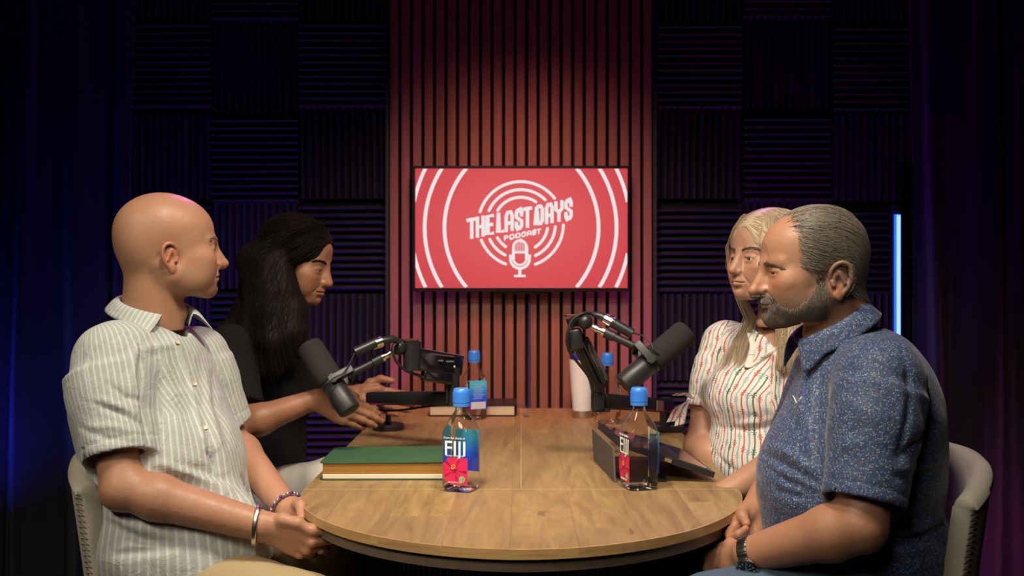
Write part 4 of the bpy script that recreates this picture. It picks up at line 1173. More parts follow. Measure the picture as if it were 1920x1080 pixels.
def eyes(root, R, c, look=(1, 0, 0), col=None):
    for s in (-1, 1):
        m = MB(); ctr = R @ np.array((.0715, s * .031, .002)) + c; sc = np.linalg.norm(R[:, 0])
        f = R @ np.array(look); rot = Vector(f).to_track_quat('Z', 'Y').to_matrix(); r = .0128 * sc
        prof = [(r * math.sin(a), r * math.cos(a)) for a in np.linspace(math.pi, 0.001, 16)]
        e = m.lathe(prof, 24, tuple(ctr), rot).build('eye', M_eye, root, smooth=True, world=True)
        prof = [(.0058 * sc, r * .895), (.0052 * sc, r * .93), (.003 * sc, r * .985), (.0001, r * 1.01)]
        MB().lathe(prof, 20, tuple(ctr), rot).build('iris', col or M_iris, e, smooth=True, world=True)

def brows(root, tree, R, c, mat, n=160, th=.0004, seed=1, arch=0.0, lift=0.0, slope=.004):
    rs = np.random.RandomState(seed)
    for s in (-1, 1):
        paths = []
        for i in range(n):
            t = rs.rand(); x, y = .090 - .022 * t, s * (.011 + .036 * t); z = .0215 + lift + (.006 + arch) * math.sin(t * 2.4) - slope * t + rs.randn() * .0016
            L = .007 + rs.rand() * .003; pth = []
            for k in range(4):
                q = np.array((x - .3 * L * k / 3, y + s * L * .85 * k / 3, z + L * (.35 - .5 * t) * k / 3))
                loc, nr, _, _ = tree.find_nearest(Vector(q)); pth.append(np.array(loc) + np.array(nr) * (.0003 + .0012 * math.sin(k)))
            paths.append(pth)
        V, F = tubes(np.array(paths), th, th * .4); V = V @ R.T + c
        mesh_np('eyebrow', V, F, mat, root, world=True)

def comb(tree, roots, dirfn, steps, step, off0, off1, rs, jit=.25):
    """march strands over a surface along dirfn(p)"""
    paths = []
    for p in roots:
        loc, nr, _, _ = tree.find_nearest(Vector(p)); q = np.array(loc); pth = [q - np.array(nr) * .001]; j = rs.randn(3) * jit
        for k in range(steps):
            d = dirfn(q) + j; nr_ = np.array(nr); d = d - nr_ * (d @ nr_); d /= np.linalg.norm(d) + 1e-9
            q = q + d * step; loc, nr, _, _ = tree.find_nearest(Vector(q)); q = np.array(loc)
            f = (k + 1) / steps; pth.append(q + np.array(nr) * (off0 + (off1 - off0) * f))
        paths.append(pth)
    return np.array(paths)

def build_head(p, R, c, base, neck=None, h=.0018, female=False):
    lo = np.array((-.128, -.100, -.165)); hi = np.array((.135, .100, .140))
    ops = list(neck or []) + head_ops(p, female); ops = head_ops(p, female)[:3] + list(neck or []) + head_ops(p, female)[3:]
    V, F = Vox(lo, hi, h).run(ops).mesh(); C = head_cols(V, p, base, female)
    return V, F, C

def neck_prims(R, c, base_pt, rt, rb, back=None):
    Ri = np.linalg.inv(R); b_ = Ri @ (np.array(base_pt) - c); s = np.linalg.norm(R[:, 0])
    out = [('add', rc((-.036, 0, -.020), b_, (rt - .004) / s, rb / s), .022)]
    for k in (-1, 1):
        out.append(('add', rc((-.030, k * .052, -.030), (b_[0] + .035, k * .018, b_[2]), .0125, .0095), .014))
    out.append(('add', sph(((b_[0] + .03) * .55 + .02, 0, (b_[2] - .10) * .5), .014), .02))
    return out

def garment(lo, hi, h, torso, sleeves, carve, k=.022):
    v = Vox(lo, hi, h)
    for q in sleeves: v.add(q, .015)
    for q in carve: v.sub(q, .002)
    t = Vox(lo, hi, h); t.run(torso); v.merge(t, k); return v

def cloth_u(V, axes):
    """per vertex pattern coordinates around / along each limb axis. axes = [(prims, a, b, ref, radius)], nearest wins"""
    best = np.full(len(V), 9.); U = np.zeros(len(V)); Wc = np.zeros(len(V))
    for ai, (prims, a, b_, ref, rad) in enumerate(axes):
        d = np.min([q.at(V) for q in prims], axis=0); a = np.array(a, float); ax = np.array(b_, float) - a; ax /= np.linalg.norm(ax)
        ref = np.array(ref, float); ref = ref - ax * (ref @ ax); ref /= np.linalg.norm(ref); o2 = np.cross(ax, ref); X = V - a
        w = X @ ax
        if ai == 0: fwd_ = -(X @ ref); u = np.arctan2(-(X @ o2), np.maximum(fwd_, .0) + .12 * np.clip((w + .10) / .10, 0, 1) + 1e-4 + np.minimum(fwd_, 0) * (w < -.08)) * rad
        else: u = np.arctan2(X @ o2, X @ ref) * rad
        m = d < best; best[m] = d[m]; U[m] = u[m]; Wc[m] = w[m]
    return U, Wc

def collar(root, base, Rb, rx, ry, mat, zfront=-.020, zback=.022, height=.030, drop=.040, tip=.055, open_=28, name='collar', fwd=.02, out=.020, sweep=.16, attrs=True, stand=.0, lean=0.0):
    """folded shirt collar around the neck. base world point, Rb frame(forward,left,up)"""
    base = np.array(base, float); V = []; n = 56; rows = 7; A = np.linspace(math.radians(open_), math.radians(360 - open_), n + 1); U = []; arcl = 0
    for i, a in enumerate(A):
        ca, sa = math.cos(a), math.sin(a); a0 = a; back = (1 - ca) / 2                       # 0 front .. 1 back
        z0 = zfront + (zback - zfront) * back; fr = max(0, (ca - .2) / .8)
        hgt = height * (.72 + .28 * back); e = min(i, n - i) / n; pt = max(0, 1 - e / .10)
        for r in range(rows):
            if r <= 2:   # stand, inside going up
                f = r / 2; rad = 1.0 + .04 * f; z = z0 - hgt * (1 - f); dr = 0
            else:        # falling outer leaf
                f = (r - 2) / (rows - 3); dr = .006 + out * f + (.014 * pt + .012 * fr) * f; rad = 1.04; z = z0 + .002 * math.sin(math.pi * f) - (drop + (tip - drop) * (pt ** .7)) * f
            if r > 2: a2 = a0 + (sweep * pt * f if a0 < math.pi else -sweep * pt * f); ca, sa = math.cos(a2), math.sin(a2)
            else: ca, sa = math.cos(a0), math.sin(a0)
            x = (rx * rad + dr) * ca + fwd * (1 - back) - lean * (z0 - z); y = (ry * rad + dr) * sa
            V.append(base + Rb @ np.array((x, y, z)))
            U.append(a * (rx + .02))
    F = np.array([(i * rows + r, i * rows + r + 1, (i + 1) * rows + r + 1, (i + 1) * rows + r) for i in range(n) for r in range(rows - 1)])
    V = np.array(V); o = mesh_np(name, V, F, mat, root, world=True, attrs={'u': np.array(U), 'w': V[:, 2] * 1.0})
    s = o.modifiers.new('sub', 'SUBSURF'); s.levels = 1; s.render_levels = 1
    t = o.modifiers.new('thick', 'SOLIDIFY'); t.thickness = .0022; t.offset = 0
    return o

def band(p, axis, r, w, th, mat, root, name, n=40, ell_=(1, 1), ref=(0, 0, 1), prof='flat'):
    axis = np.array(axis, float); axis /= np.linalg.norm(axis); ref = np.array(ref, float); ref -= axis * (ref @ axis); ref /= np.linalg.norm(ref); o2 = np.cross(axis, ref)
    V = []; k = 6
    for i in range(n):
        a = 2 * math.pi * i / n; rd = ref * math.cos(a) * ell_[0] + o2 * math.sin(a) * ell_[1]
        for (dr, dw) in ((0, -w / 2), (th * .7, -w / 2), (th, -w / 4), (th, w / 4), (th * .7, w / 2), (0, w / 2)):
            V.append(np.array(p) + rd * (r + dr) + axis * dw)
    F = np.array([(i * k + j, ((i + 1) % n) * k + j, ((i + 1) % n) * k + (j + 1) % k, i * k + (j + 1) % k) for i in range(n) for j in range(k)])
    return mesh_np(name, np.array(V), F, mat, root, world=True)

def button(root, tree, px, py, mat, r=.0052, name='button'):
    loc, nr = ray(tree, px, py)
    if loc is None: return
    if nr.y > 0: nr = -nr
    R = nr.to_track_quat('Z', 'Y').to_matrix()
    MB().lathe([(0, 0), (r, 0), (r * 1.05, .001), (r, .0022), (r * .7, .0016), (0, .0016)], 20, tuple(loc + nr * .0006), R).build(name, mat, root, smooth=True, world=True)

def legs(root, hips, knees, feet, mat, shoe_mat, r=(.092, .068, .055), h=.008, extra=None, strokes=None, name='trousers'):
    ops = []; pts = []
    hips = [np.array(q) for q in hips]; 
    ops.append(('add', rc(hips[0], hips[1], r[0] * 1.25), .03))
    for H, K, Ft in zip(hips, knees, feet):
        H, K, Ft = map(np.array, (H, K, Ft)); An = Ft + np.array((0, 0, .10))
        ops += [('add', rc(H, K, r[0], r[1]), .03), ('add', rc(K, An, r[1] * .95, r[2]), .03)]; pts += [H, K, An]
    ops += extra or []
    lo = np.min(pts, 0) - .14; hi = np.max(pts, 0) + .14
    v = Vox(lo, hi, h).run(ops); v.warp(lambda x, y, z: .003 * wob(x, y, z, 34, 4) + .0015 * wob(x, y, z, 90, 6)); V, F = v.mesh()
    if strokes: V = folds(V, F, strokes)
    o = mesh_np(name, V, F, mat, root, world=True)
    for Ft, d in zip(feet, (1, 1)):
        Ft = np.array(Ft); f = np.array(knees[0]) - np.array(hips[0]); f[2] = 0; f /= np.linalg.norm(f)
        so = [('add', rc(Ft + (0, 0, .045) - f * .05, Ft + (0, 0, .035) + f * .13, .043, .036), .02), ('add', sph(Ft + (0, 0, .07), .045), .03), ('inter', half((0, 0, .012), (0, 0, -1)), 0)]
        v2 = Vox(Ft + (-.28, -.28, 0), Ft + (.28, .28, .16), .008).run(so); VV, FF = v2.mesh()
        mesh_np('shoe', VV, FF, shoe_mat, root, world=True)
    return o

def hair_over(cap, Rc, lock, dirfn, n, rs, steps=9, step=.012, r=.0007, lift=.004, jit=.18, extra=None):
    """shell meshes plus strands combed over them, in world space"""
    Vk, Fk = cap; R, c = Rc; Vk = Vk @ R.T + c; parts = [(Vk, Fk, (0, 0, 0))]
    if lock is not None: parts.append((lock[0], lock[1], (0, 0, 0)))
    V, F, _ = join(parts); N = normals(V, F); tr = bvh(V, F)
    # keep roots on the outside only
    idx = rs.permutation(len(V))[: n * 2]; good = []
    for i in idx:
        h_ = tr.ray_cast(Vector(V[i] + N[i] * .003), Vector(N[i]), .05)
        if h_[0] is None: good.append(i)
        if len(good) >= n: break
    S = comb(tr, V[good], dirfn, steps, step, .0008, lift, rs, jit)
    m = S.shape[1]; allp = [S]
    if extra is not None: allp.append(np.stack([extra[:, int(round(i))] for i in np.linspace(0, extra.shape[1] - 1, m)], 1))
    Vs, Fs = tubes(np.concatenate(allp), r, r * .4)
    return join([(V, F, (0, 0, 0)), (Vs, Fs, (0, 0, 0))])[:2]

def hem_groove(V, F, sleeves, torso, dist=.022):
    """a stitched line round each sleeve a little above its edge"""
    N = normals(V, F); dt = np.min([q.at(V) for q in torso], axis=0)
    for prims, S, Hm in sleeves:
        S = np.array(S, float); ax = np.array(Hm) - S; L = np.linalg.norm(ax); ax /= L; w = (V - S) @ ax; d = np.min([q.at(V) for q in prims], axis=0)
        m = (np.abs(d) < .012) & (dt > .004)
        V = V - N * (m * (.0012 * np.exp(-((w - (L - dist)) / .0028) ** 2) - .0006 * (w > L - dist + .003)))[:, None]
    return V

def lerp(a, b_, t): return np.array(a) * (1 - t) + np.array(b_) * t

# ================================================================ bald man, striped shirt (near left)
def stripe_shirt(name):
    b = NB(name); u = b.attr('u').outputs['Fac']; v = b.pos()
    f = b.math('FRACT', b.math('DIVIDE', u, .0118)); d = b.math('ABSOLUTE', b.math('SUBTRACT', f, .5))
    st = b.n('MapRange', i0=d, i1=.10, i2=.16, i3=1.0, i4=0.0).outputs[0]
    st2 = b.n('MapRange', i0=b.math('ABSOLUTE', b.math('SUBTRACT', f, .72)), i1=.02, i2=.05, i3=.35, i4=0.0).outputs[0]
    n1 = b.noise(420, v, 2); n2 = b.noise(7, v, 3)
    base = b.mix(n1, (.36, .385, .375, 1), (.47, .485, .46, 1)); c = b.mix(b.math('MULTIPLY', st, .75), base, (.66, .67, .64, 1)); c = b.mix(st2, c, (.60, .61, .59, 1))
    return b.out(Base_Color=c, Roughness=.85, Sheen_Weight=.12, Specular_IOR_Level=.2, Normal=b.bump(n1, .35, .0006, b.bump(b.noise(34, v, 4, .6, dist=.8), .55, .006)))
M_stripe = stripe_shirt('linen_fine_stripe')
M_khaki = simple('khaki_cotton', (.40, .31, .17), .85, bump=.3, bscale=420, spec=.2, var=.12)
M_shoe = simple('dark_leather_shoe', (.03, .02, .015), .4)
SKIN1 = (.43, .235, .145)
def man_left():
    root = empty('person', tuple(P(315, 1080, 2.10) * np.array((1, 1, 0))), label='bald man in pale grey striped shirt and khaki trousers, hands clasped, seated at near left', cat='person')
    SR, SL = P(192, 672, 1.98), P(372, 668, 2.24); C = (SR + SL) / 2; L = SL - SR; L[2] = 0; Bf = frame(np.cross(L, (0, 0, 1)))
    ER, WR = P(232, 915, 1.90), P(487, 985, 1.93); EL, WL = P(428, 820, 2.26), P(538, 952, 2.08)
    hc = P(319, 471, 2.13); R, c = Mhead(hc, 29, -1, 0, 1.02)
    nk = P(286, 612, 2.13)
    # ---- body
    pr = {'cheek': 1.0, 'jaw': 1.05, 'nose': .98, 'ear': .80, 'stubble': .18, 'brow': 1.3, 'socket': .009, 'lips': .8}
    Vh, Fh, Ch = build_head(pr, R, c, SKIN1, neck_prims(R, c, nk, .058, .064))
    tr = bvh(Vh, Fh); Vw = Vh @ R.T + c
    oR = arm_ops(SR, ER, WR, 1.05, fore=(.0405, .028))
    dR = P(592, 1026, 1.925) - WR; tipsR, nR = hand(oR, WR + dR * .08, dR, (.25, -.25, 1), True, [(35, 45, 20), (48, 50, 25), (55, 50, 25), (55, 45, 25)], sc=1.05,
                         thumb=((.030, .030, .004), (.058, .036, .006), (.082, .030, .004)))
    oL = arm_ops(SL, EL, WL, 1.0); dL = P(598, 1024, 2.01) - WL
    tipsL, nL = hand(oL, WL + dL * .05, dL, (.25, .35, .9), False, [(12, 30, 15), (18, 34, 18), (24, 36, 20), (30, 36, 20)], sc=1.05, thumb=((.026, .028, -.022), (.050, .036, -.046), (.078, .026, -.058)))
    Va, Fa = block(oR, [SR, ER, WR, WR + dR / np.linalg.norm(dR) * .20], .065, .0024)
    Vb, Fb = block(oL, [SL, EL, WL, WL + dL / np.linalg.norm(dL) * .20], .065, .0024)
    # ---- clothed shapes
    t1 = ell(P(280, 758, 2.11), (.122, .172, .145), Bf); t2 = ell(P(318, 890, 2.08), (.142, .172, .16), Bf); t3 = ell(P(335, 1010, 2.06), (.160, .178, .11), Bf)
    sh = rc(SR + np.array((.03, .03, -.005)), SL + np.array((-.03, -.03, -.005)), .060); tz = rc(P(288, 682, 2.12), P(285, 740, 2.11), .070, .10)
    torso = [('add', q, .06) for q in (t1, t2, t3, sh, tz)]
    core = Vox(np.min([SR, P(200, 1080, 2.0)], 0) - .2, np.max([SL, P(500, 560, 2.2)], 0) + .2, .010).run([('add', t1, .05), ('add', t2, .05), ('add', sh, .05)])
    core.F += .022; Vc, Fc = core.mesh()
    V, F, Cc = join([(Vw, Fh, Ch), (Va, Fa, arm_cols(Va, SKIN1, tipsR, nR, 1)), (Vb, Fb, arm_cols(Vb, SKIN1, tipsL, nL, 2)), (Vc, Fc, SKIN1)])
    mesh_np('body', V, F, M_skin, root, world=True, cols=Cc)
    eyes(root, R, c); brows(root, tr, R, c, simple('faint_blond_brow', (.30, .19, .11), .6), 90)
    # ---- shirt
    hemR = lerp(SR, ER, .77); hemL = lerp(SL, EL, .86)
    dRr = (ER - SR) / np.linalg.norm(ER - SR); dLl = (EL - SL) / np.linalg.norm(EL - SL)
    slR = [rc(SR + np.array((.015, .01, 0)), lerp(SR, ER, .3), .072, .074), capcone(lerp(SR, ER, .12), hemR, .077, .067)]
    slL = [rc(SL, lerp(SL, EL, .3), .064, .066), capcone(lerp(SL, EL, .12), hemL, .066, .064)]
    carve = [capcone(hemR - dRr * .035, hemR + dRr * .02, .058, .0605), capcone(hemL - dLl * .035, hemL + dLl * .02, .058, .059)]
    v = garment(np.array((P(80, 0, 2.0)[0], 1.72, .55)), np.array((-.40, 2.46, 1.16)), .0042, torso, slR + slL, carve)
    # shirt tails hang over the lap
    v.run([('add', rc(P(400, 985, 1.99), P(470, 1010, 2.0), .060, .045), .06), ('add', rc(P(300, 1060, 1.98), P(380, 1075, 1.96), .085, .06), .05)])
    # open neck
    v.sub(rc(P(292, 560, 2.13), P(297, 630, 2.11), .064, .056), .008); v.sub(rc(P(350, 590, 2.07), P(345, 652, 2.03), .030, .007), .006)
    v.sub(rc(P(560, 930, 2.25), P(620, 1010, 2.1), .05), .01)
    v.warp(lambda x, y, z: .0040 * wob(x, y, z * .5, 26, 1) + .0013 * wob(x, y * 1.3, z, 75, 2))
    V, F = v.mesh(); V = smooth_v(V, F, 1)
    V = folds(V, F, [(q, a * 1.5, s) for q, a, s in [
        ([(265, 650), (262, 700), (270, 760), (278, 830)], -.007, .007), ([(255, 655), (248, 710), (258, 770)], .004, .010),
        ([(205, 720), (235, 745), (268, 755)], -.004, .006), ([(185, 760), (225, 775), (268, 800)], -.0045, .006), ([(185, 748), (225, 762), (262, 782)], .003, .007),
        ([(165, 800), (210, 800), (262, 812)], .003, .007), ([(150, 800), (200, 822), (250, 830)], -.003, .006),
        ([(300, 885), (360, 905), (420, 930), (480, 955)], -.010, .012), ([(295, 870), (360, 890), (430, 915)], .006, .012),
        ([(215, 985), (260, 1010), (330, 1020)], -.007, .009), ([(200, 960), (240, 985), (300, 1000)], .005, .010), ([(215, 1040), (260, 1035), (320, 1030)], -.004, .008),
        ([(330, 640), (352, 700), (365, 760), (380, 820), (400, 840)], .0045, .006), ([(344, 660), (362, 720), (375, 780), (392, 830)], -.003, .004),
        ([(300, 660), (320, 740), (340, 820)], .004, .016), ([(400, 700), (405, 760), (425, 820)], -.004, .010), ([(385, 690), (390, 760), (410, 840), (440, 900)], .004, .012),
        ([(455, 895), (470, 925), (480, 950)], -.008, .008), ([(470, 880), (492, 905), (500, 935)], .006, .010),
        ([(250, 660), (290, 650), (330, 645)], .003, .010), ([(150, 690), (170, 655), (205, 625)], .0025, .008), ([(390, 845), (398, 860), (404, 880)], -.010, .005),
        ([(330, 870), (380, 885), (440, 910), (490, 945)], -.005, .01), ([(240, 600), (280, 640), (310, 700)], -.003, .012), ([(210, 640), (230, 625), (262, 640), (270, 680)], -.002, .003)]])
    U, Wc = cloth_u(V, [([t1, t2, t3, sh, tz], C, C + Bf[:, 2], -Bf[:, 0], .17), (slR, SR, ER, dRr * 0 + np.array((0, 1, 0)), .078), (slL, SL, EL, (0, 1, 0), .066)])
    V = hem_groove(V, F, [(slR, SR, hemR), (slL, SL, hemL)], [t1, t2, t3])
    st = tree_s = bvh(V, F); shirt = mesh_np('shirt', V, F, M_stripe, root, world=True, attrs={'u': U, 'w': Wc})
    collar(root, P(290, 580, 2.12), frame(Bf[:, 0] + np.array((.0, -.20, -.30))), .072, .067, M_stripe, zfront=.016, zback=.014, height=.046, drop=.031, tip=.040, open_=33, fwd=.010, out=.020, sweep=.22)
    Mb = simple('cream_shirt_button', (.62, .56, .44), .3)
    for q in ((332, 642), (364, 719), (384, 802)): button(shirt, st, *q, Mb)
    # bracelets
    ax = WR - ER; band(WR - ax / np.linalg.norm(ax) * .006 + np.array((.0, 0, -.001)), ax + np.array((.02, 0, .05)), .0345, .009, .0025, simple('silver_bracelet', (.62, .58, .50), .3, metal=1.0), root, 'bracelet', ell_=(1.08, .9))
    ax = WL - EL
    for k in range(26):
        a = 2 * math.pi * k / 26; f = frame(ax); r_ = .034; pp = WL - f[:, 0] * .004 + (f[:, 1] * math.cos(a) + f[:, 2] * math.sin(a)) * r_
        if k == 0: bb_ = MB(); bv = MB()
        (bb_ if k % 3 else bv).lathe([(.0, -.0040), (.0028, -.003), (.0040, 0), (.0028, .003), (0, .0040)], 10, tuple(pp))
    o = bb_.build('bead_bracelet', simple('silver_beads', (.5, .48, .46), .3, metal=.8), root, smooth=True, world=True); tag(o, kind='stuff'); pb = bv.build('purple_beads', simple('purple_bead', (.10, .03, .25), .3), o, smooth=True, world=True); tag(pb, kind='stuff')
    # ---- trousers
    KR, KL = P(655, 1180, 1.86), P(622, 1080, 2.22)
    legs(root, [P(320, 1092, 2.0), P(335, 1065, 2.20)], [KR, KL], [np.array((KR[0] + .02, KR[1], 0)), np.array((KL[0] - .02, KL[1], 0))], M_khaki, M_shoe, r=(.098, .078, .06), h=.007,
         strokes=[([(640, 1045), (670, 1025), (690, 1015)], -.006, .006), ([(610, 1065), (650, 1050), (688, 1040)], -.006, .005), ([(560, 1050), (600, 1035), (650, 1010)], .005, .01)])
man_left()
tc1 = chair(-.632, 2.08, math.radians(-18), 'cream tub chair with stitched edge under the bald man', ztop=.865, r0=.215, r1=.262, a_near=35, a_far=60)
# ================================================================ dark-haired woman in black (far left)
SKIN2 = (.34, .165, .095)
M_blackcloth = simple('black_knit_top', (.009, .0085, .010), .9, bump=.3, bscale=500, spec=.2)
M_palecloth = simple('pale_grey_cotton', (.50, .47, .43), .85, bump=.3, bscale=420, spec=.2, var=.1)
M_dkhair = hair_mat('glossy_black_hair', (.008, .006, .005), (.014, .009, .007), .6, .12)
def guide_strands(guides, n, rs, spread=.012, m=14, widen=1.0):
    """strands between neighbouring guide curves"""
    G = [np.array(curve_pts(g, m))[:: 1] for g in guides]; k = min(len(g) for g in G)
    G = [g[np.linspace(0, len(g) - 1, m).astype(int)] for g in G]; out = []
    for _ in range(n):
        i = rs.randint(0, len(G) - 1); f = rs.rand(); g = G[i] * (1 - f) + G[i + 1] * f
        t = np.linspace(0, 1, m)[:, None]; o = rs.randn(3) * spread
        ph = rs.rand() * 6.28; q = g + o * (.25 + .75 * t * widen) + np.array([math.sin(ph), math.cos(ph), .3]) * .002 * np.sin(t * (6 + rs.rand() * 4) + ph)
        out.append(q[: int(m * 1.0)])
    return np.array(out)
def woman_dark():
    root = empty('person', tuple(P(500, 1080, 2.75) * np.array((1, 1, 0))), label='woman with long black hair in a black top, hands open over the table', cat='person')
    SR, SL = P(432, 655, 2.56), P(530, 650, 2.92); C = (SR + SL) / 2; L = SL - SR; L[2] = 0; Bf = frame(np.cross(L, (0, 0, 1)))
    hc = P(557, 493, 2.72); R, c = Mhead(hc, -14, 16, 0, .99)
    ER, WR = P(452, 800, 2.43), P(592, 748, 2.46); EL, WL = P(545, 752, 3.00), P(668, 738, 2.98)
    Vh, Fh, Ch = build_head({'jaw': .90, 'cheek': .98, 'nose': .90, 'brow': .3, 'lips': 1.1, 'open': .0012, 'crease': .2, 'squint': .62, 'lipcol': (.34, .10, .085)}, R, c, SKIN2, neck_prims(R, c, P(500, 640, 2.74), .050, .052), female=True)
    tr = bvh(Vh, Fh); Vw = Vh @ R.T + c
    oR = arm_ops(SR, ER, WR, .90, fore=(.042, .027)); dR = P(712, 792, 2.50) - WR
    tR, nR = hand(oR, WR + dR * .03, dR, (.1, .35, .9), True, [(10, 10, 5), (10, 9, 5), (11, 9, 5), (13, 10, 5)], splay=(-3, 0, 3, 5), sc=1.0, thumb=((.030, .034, .004), (.060, .046, .002), (.086, .042, -.002)))
    oL = arm_ops(SL, EL, WL, .90, fore=(.042, .027)); dL = P(776, 766, 2.96) - WL
    tL, nL = hand(oL, WL + dL * .02, dL, (.0, .40, .88), False, [(4, 10, 6), (8, 12, 8), (12, 14, 8), (16, 16, 8)], splay=(5, 0, -4, -9), sc=1.08, thumb=((.026, .036, -.010), (.052, .054, -.014), (.084, .058, -.010)))
    Va, Fa = block(oR, [SR, ER, WR, WR + dR / np.linalg.norm(dR) * .20], .06, .0026); Vb, Fb = block(oL, [SL, EL, WL, WL + dL / np.linalg.norm(dL) * .20], .06, .0026)
    t1 = ell(P(500, 720, 2.74), (.108, .150, .16), Bf); t2 = ell(P(482, 850, 2.74), (.125, .160, .17), Bf); bu = ell(P(545, 725, 2.72), (.07, .12, .075), Bf)
    sh = rc(SR, SL, .052); tz = rc(P(500, 640, 2.74), P(500, 700, 2.74), .050, .08)
    core = Vox(np.min([SR, P(400, 900, 2.5)], 0) - .2, np.max([SL, P(600, 600, 2.9)], 0) + .2, .010).run([('add', t1, .05), ('add', t2, .05), ('add', sh, .05)]); core.F += .02; Vc, Fc = core.mesh()
    V, F, Cc = join([(Vw, Fh, Ch), (Va, Fa, arm_cols(Va, SKIN2, tR, nR, 1)), (Vb, Fb, arm_cols(Vb, SKIN2, tL, nL, 2)), (Vc, Fc, SKIN2)])
    mesh_np('body', V, F, M_skin, root, world=True, cols=Cc)
    eyes(root, R, c, (.9, 0, -.35)); brows(root, tr, R, c, M_dkhair, 200, .00045, arch=.002)
    hemR = lerp(SR, ER, .80); hemL = lerp(SL, EL, .97)
    slR = [rc(SR, lerp(SR, ER, .4), .058, .060), capcone(lerp(SR, ER, .2), hemR, .060, .062)]; slL = [rc(SL, lerp(SL, EL, .4), .056, .058), capcone(lerp(SL, EL, .2), hemL, .057, .058)]
    v = Vox(np.array((-1.02, 2.35, .50)), np.array((-.44, 3.16, 1.14)), .006)
    v = garment(v.lo, v.lo + (np.array(v.F.shape) - 1.5) * v.h, v.h, [('add', q, .05) for q in (t1, t2, bu, sh, tz)], slR + slL, [capcone(hemR - (ER - SR) * .12, hemR + (ER - SR) * .05, .055, .058), capcone(hemL - (EL - SL) * .12, hemL + (EL - SL) * .05, .052, .054)], .03)
    v.sub(rc(P(505, 570, 2.74), P(512, 640, 2.73), .056, .050), .01)
    v.warp(lambda x, y, z: .004 * wob(x, y, z * .5, 26, 3) + .0015 * wob(x, y, z, 70, 2)); V, F = v.mesh()
    mesh_np('top', smooth_v(V, F, 1), F, M_blackcloth, root, world=True)
    # hair: cap on the skull, then long locks over shoulder and back
    cap = Vox((-.16, -.13, -.14), (.14, .13, .17), .004).run([('add', ell((-.020, 0, .044), (.104, .084, .089)), 0), ('add', ell((-.04, 0, -.03), (.085, .092, .10)), .03), ('add', ell((.018, 0, .048), (.068, .067, .065)), .02),
        ('sub', ell((.118, 0, -.015), (.076, .060, .105)), .01), ('sub', ell((.03, 0, -.12), (.10, .05, .06)), .01)])
    cap.warp(lambda x, y, z: .0015 * wob(x * .3, y, z, 160, 1)); Fk_, Fk = cap.mesh()
    lock = Vox(np.array((-.98, 2.38, .96)), np.array((-.50, 3.06, 1.44)), .006)
    H = lambda x, y, z: R @ np.array((x, y, z)) + c
    near = [[H(-.02, -.075, .07), H(-.01, -.090, .0), P(545, 580, 2.60), P(548, 625, 2.57), P(560, 665, 2.57)],
            [H(-.05, -.070, .06), H(-.05, -.092, -.01), P(510, 590, 2.58), P(508, 640, 2.54), P(520, 700, 2.54)],
            [H(-.09, -.040, .05), H(-.10, -.070, -.02), P(488, 590, 2.62), P(462, 640, 2.58), P(455, 690, 2.54)],
            [H(-.10, .0, .05), H(-.11, -.02, -.02), P(466, 590, 2.70), P(420, 640, 2.66), P(408, 690, 2.62)],
            [H(-.10, .03, .04), H(-.10, .04, -.03), P(470, 595, 2.80), P(430, 650, 2.80), P(420, 700, 2.80)]]
    ops = []
    for g in near:
        for a, b_, r1, r2 in zip(g, g[1:], (.010, .030, .036, .030), (.030, .036, .030, .012)): ops.append(('add', rc(a, b_, r1, r2), .03))
    lock.run(ops); lock.warp(lambda x, y, z: .003 * wob(x, y, z * .2, 150, 5)); Vl, Fl = lock.mesh()
    rs = np.random.RandomState(4)
    ug = [[H(.068, -.050, .060), H(.045, -.084, .02), H(.015, -.094, -.03), P(566, 590, 2.60), P(566, 640, 2.58)]] + [[H(.05, -.02, .125), H(.0, -.085, .07)] + [np.array(q) - np.array((0, .018 if i < 3 else 0, 0)) for q in g[1:]] for i, g in enumerate(near)]
    S = guide_strands(ug, 4200, rs, .013, 16)
    tp = [[H(.083, .0, .075), H(.04, -.03, .137), H(-.05, -.06, .115), H(-.10, -.07, .03)], [H(.080, -.025, .075), H(.03, -.06, .118), H(-.04, -.085, .08), H(-.08, -.085, .0)], [H(.078, -.04, .068), H(.035, -.078, .09), H(-.01, -.095, .04), H(-.04, -.098, -.04)],
          [H(.07, -.052, .05), H(.04, -.082, .05), H(.01, -.094, .0), H(-.01, -.096, -.06)]]
    S2 = guide_strands(tp, 2200, rs, .004, 16); S3 = guide_strands([[q * 1.0 for q in g] for g in [[H(.083, .0, .075), H(.04, .03, .137), H(-.05, .06, .115)], [H(.078, .045, .06), H(.03, .08, .08), H(-.05, .09, .03)]]], 300, rs, .004, 16)
    Vs, Fs = tubes(S[:1], .0007, .0004)
    Ri = np.linalg.inv(R)
    def dw(q):
        l = Ri @ (q - c); a = np.clip((l[2] + .02) / .08, 0, 1); d = R @ np.array((-.8, np.sign(l[1]) * .5, -.35 - .8 * (1 - a))); return d / np.linalg.norm(d) * a + np.array((-.25, -.05, -1.)) * (1 - a)
    V, F = hair_over((Fk_, Fk), (R, c), (Vl, Fl), dw, 5200, rs, extra=S[:1300])
    mesh_np('hair', V, F, M_dkhair, root, world=True)
    # ring
    fr = WR + dR * .60
    legs(root, [P(455, 950, 2.66), P(470, 950, 2.84)], [P(625, 912, 2.46), P(660, 900, 2.78)], [np.array((-.42, 2.48, 0)), np.array((-.42, 2.86, 0))], M_palecloth, M_shoe, r=(.090, .070, .05), h=.009)
woman_dark()
chair(-.79, 2.72, math.radians(-12), 'cream tub chair under the dark-haired woman', ztop=.80, r0=.215, r1=.262)

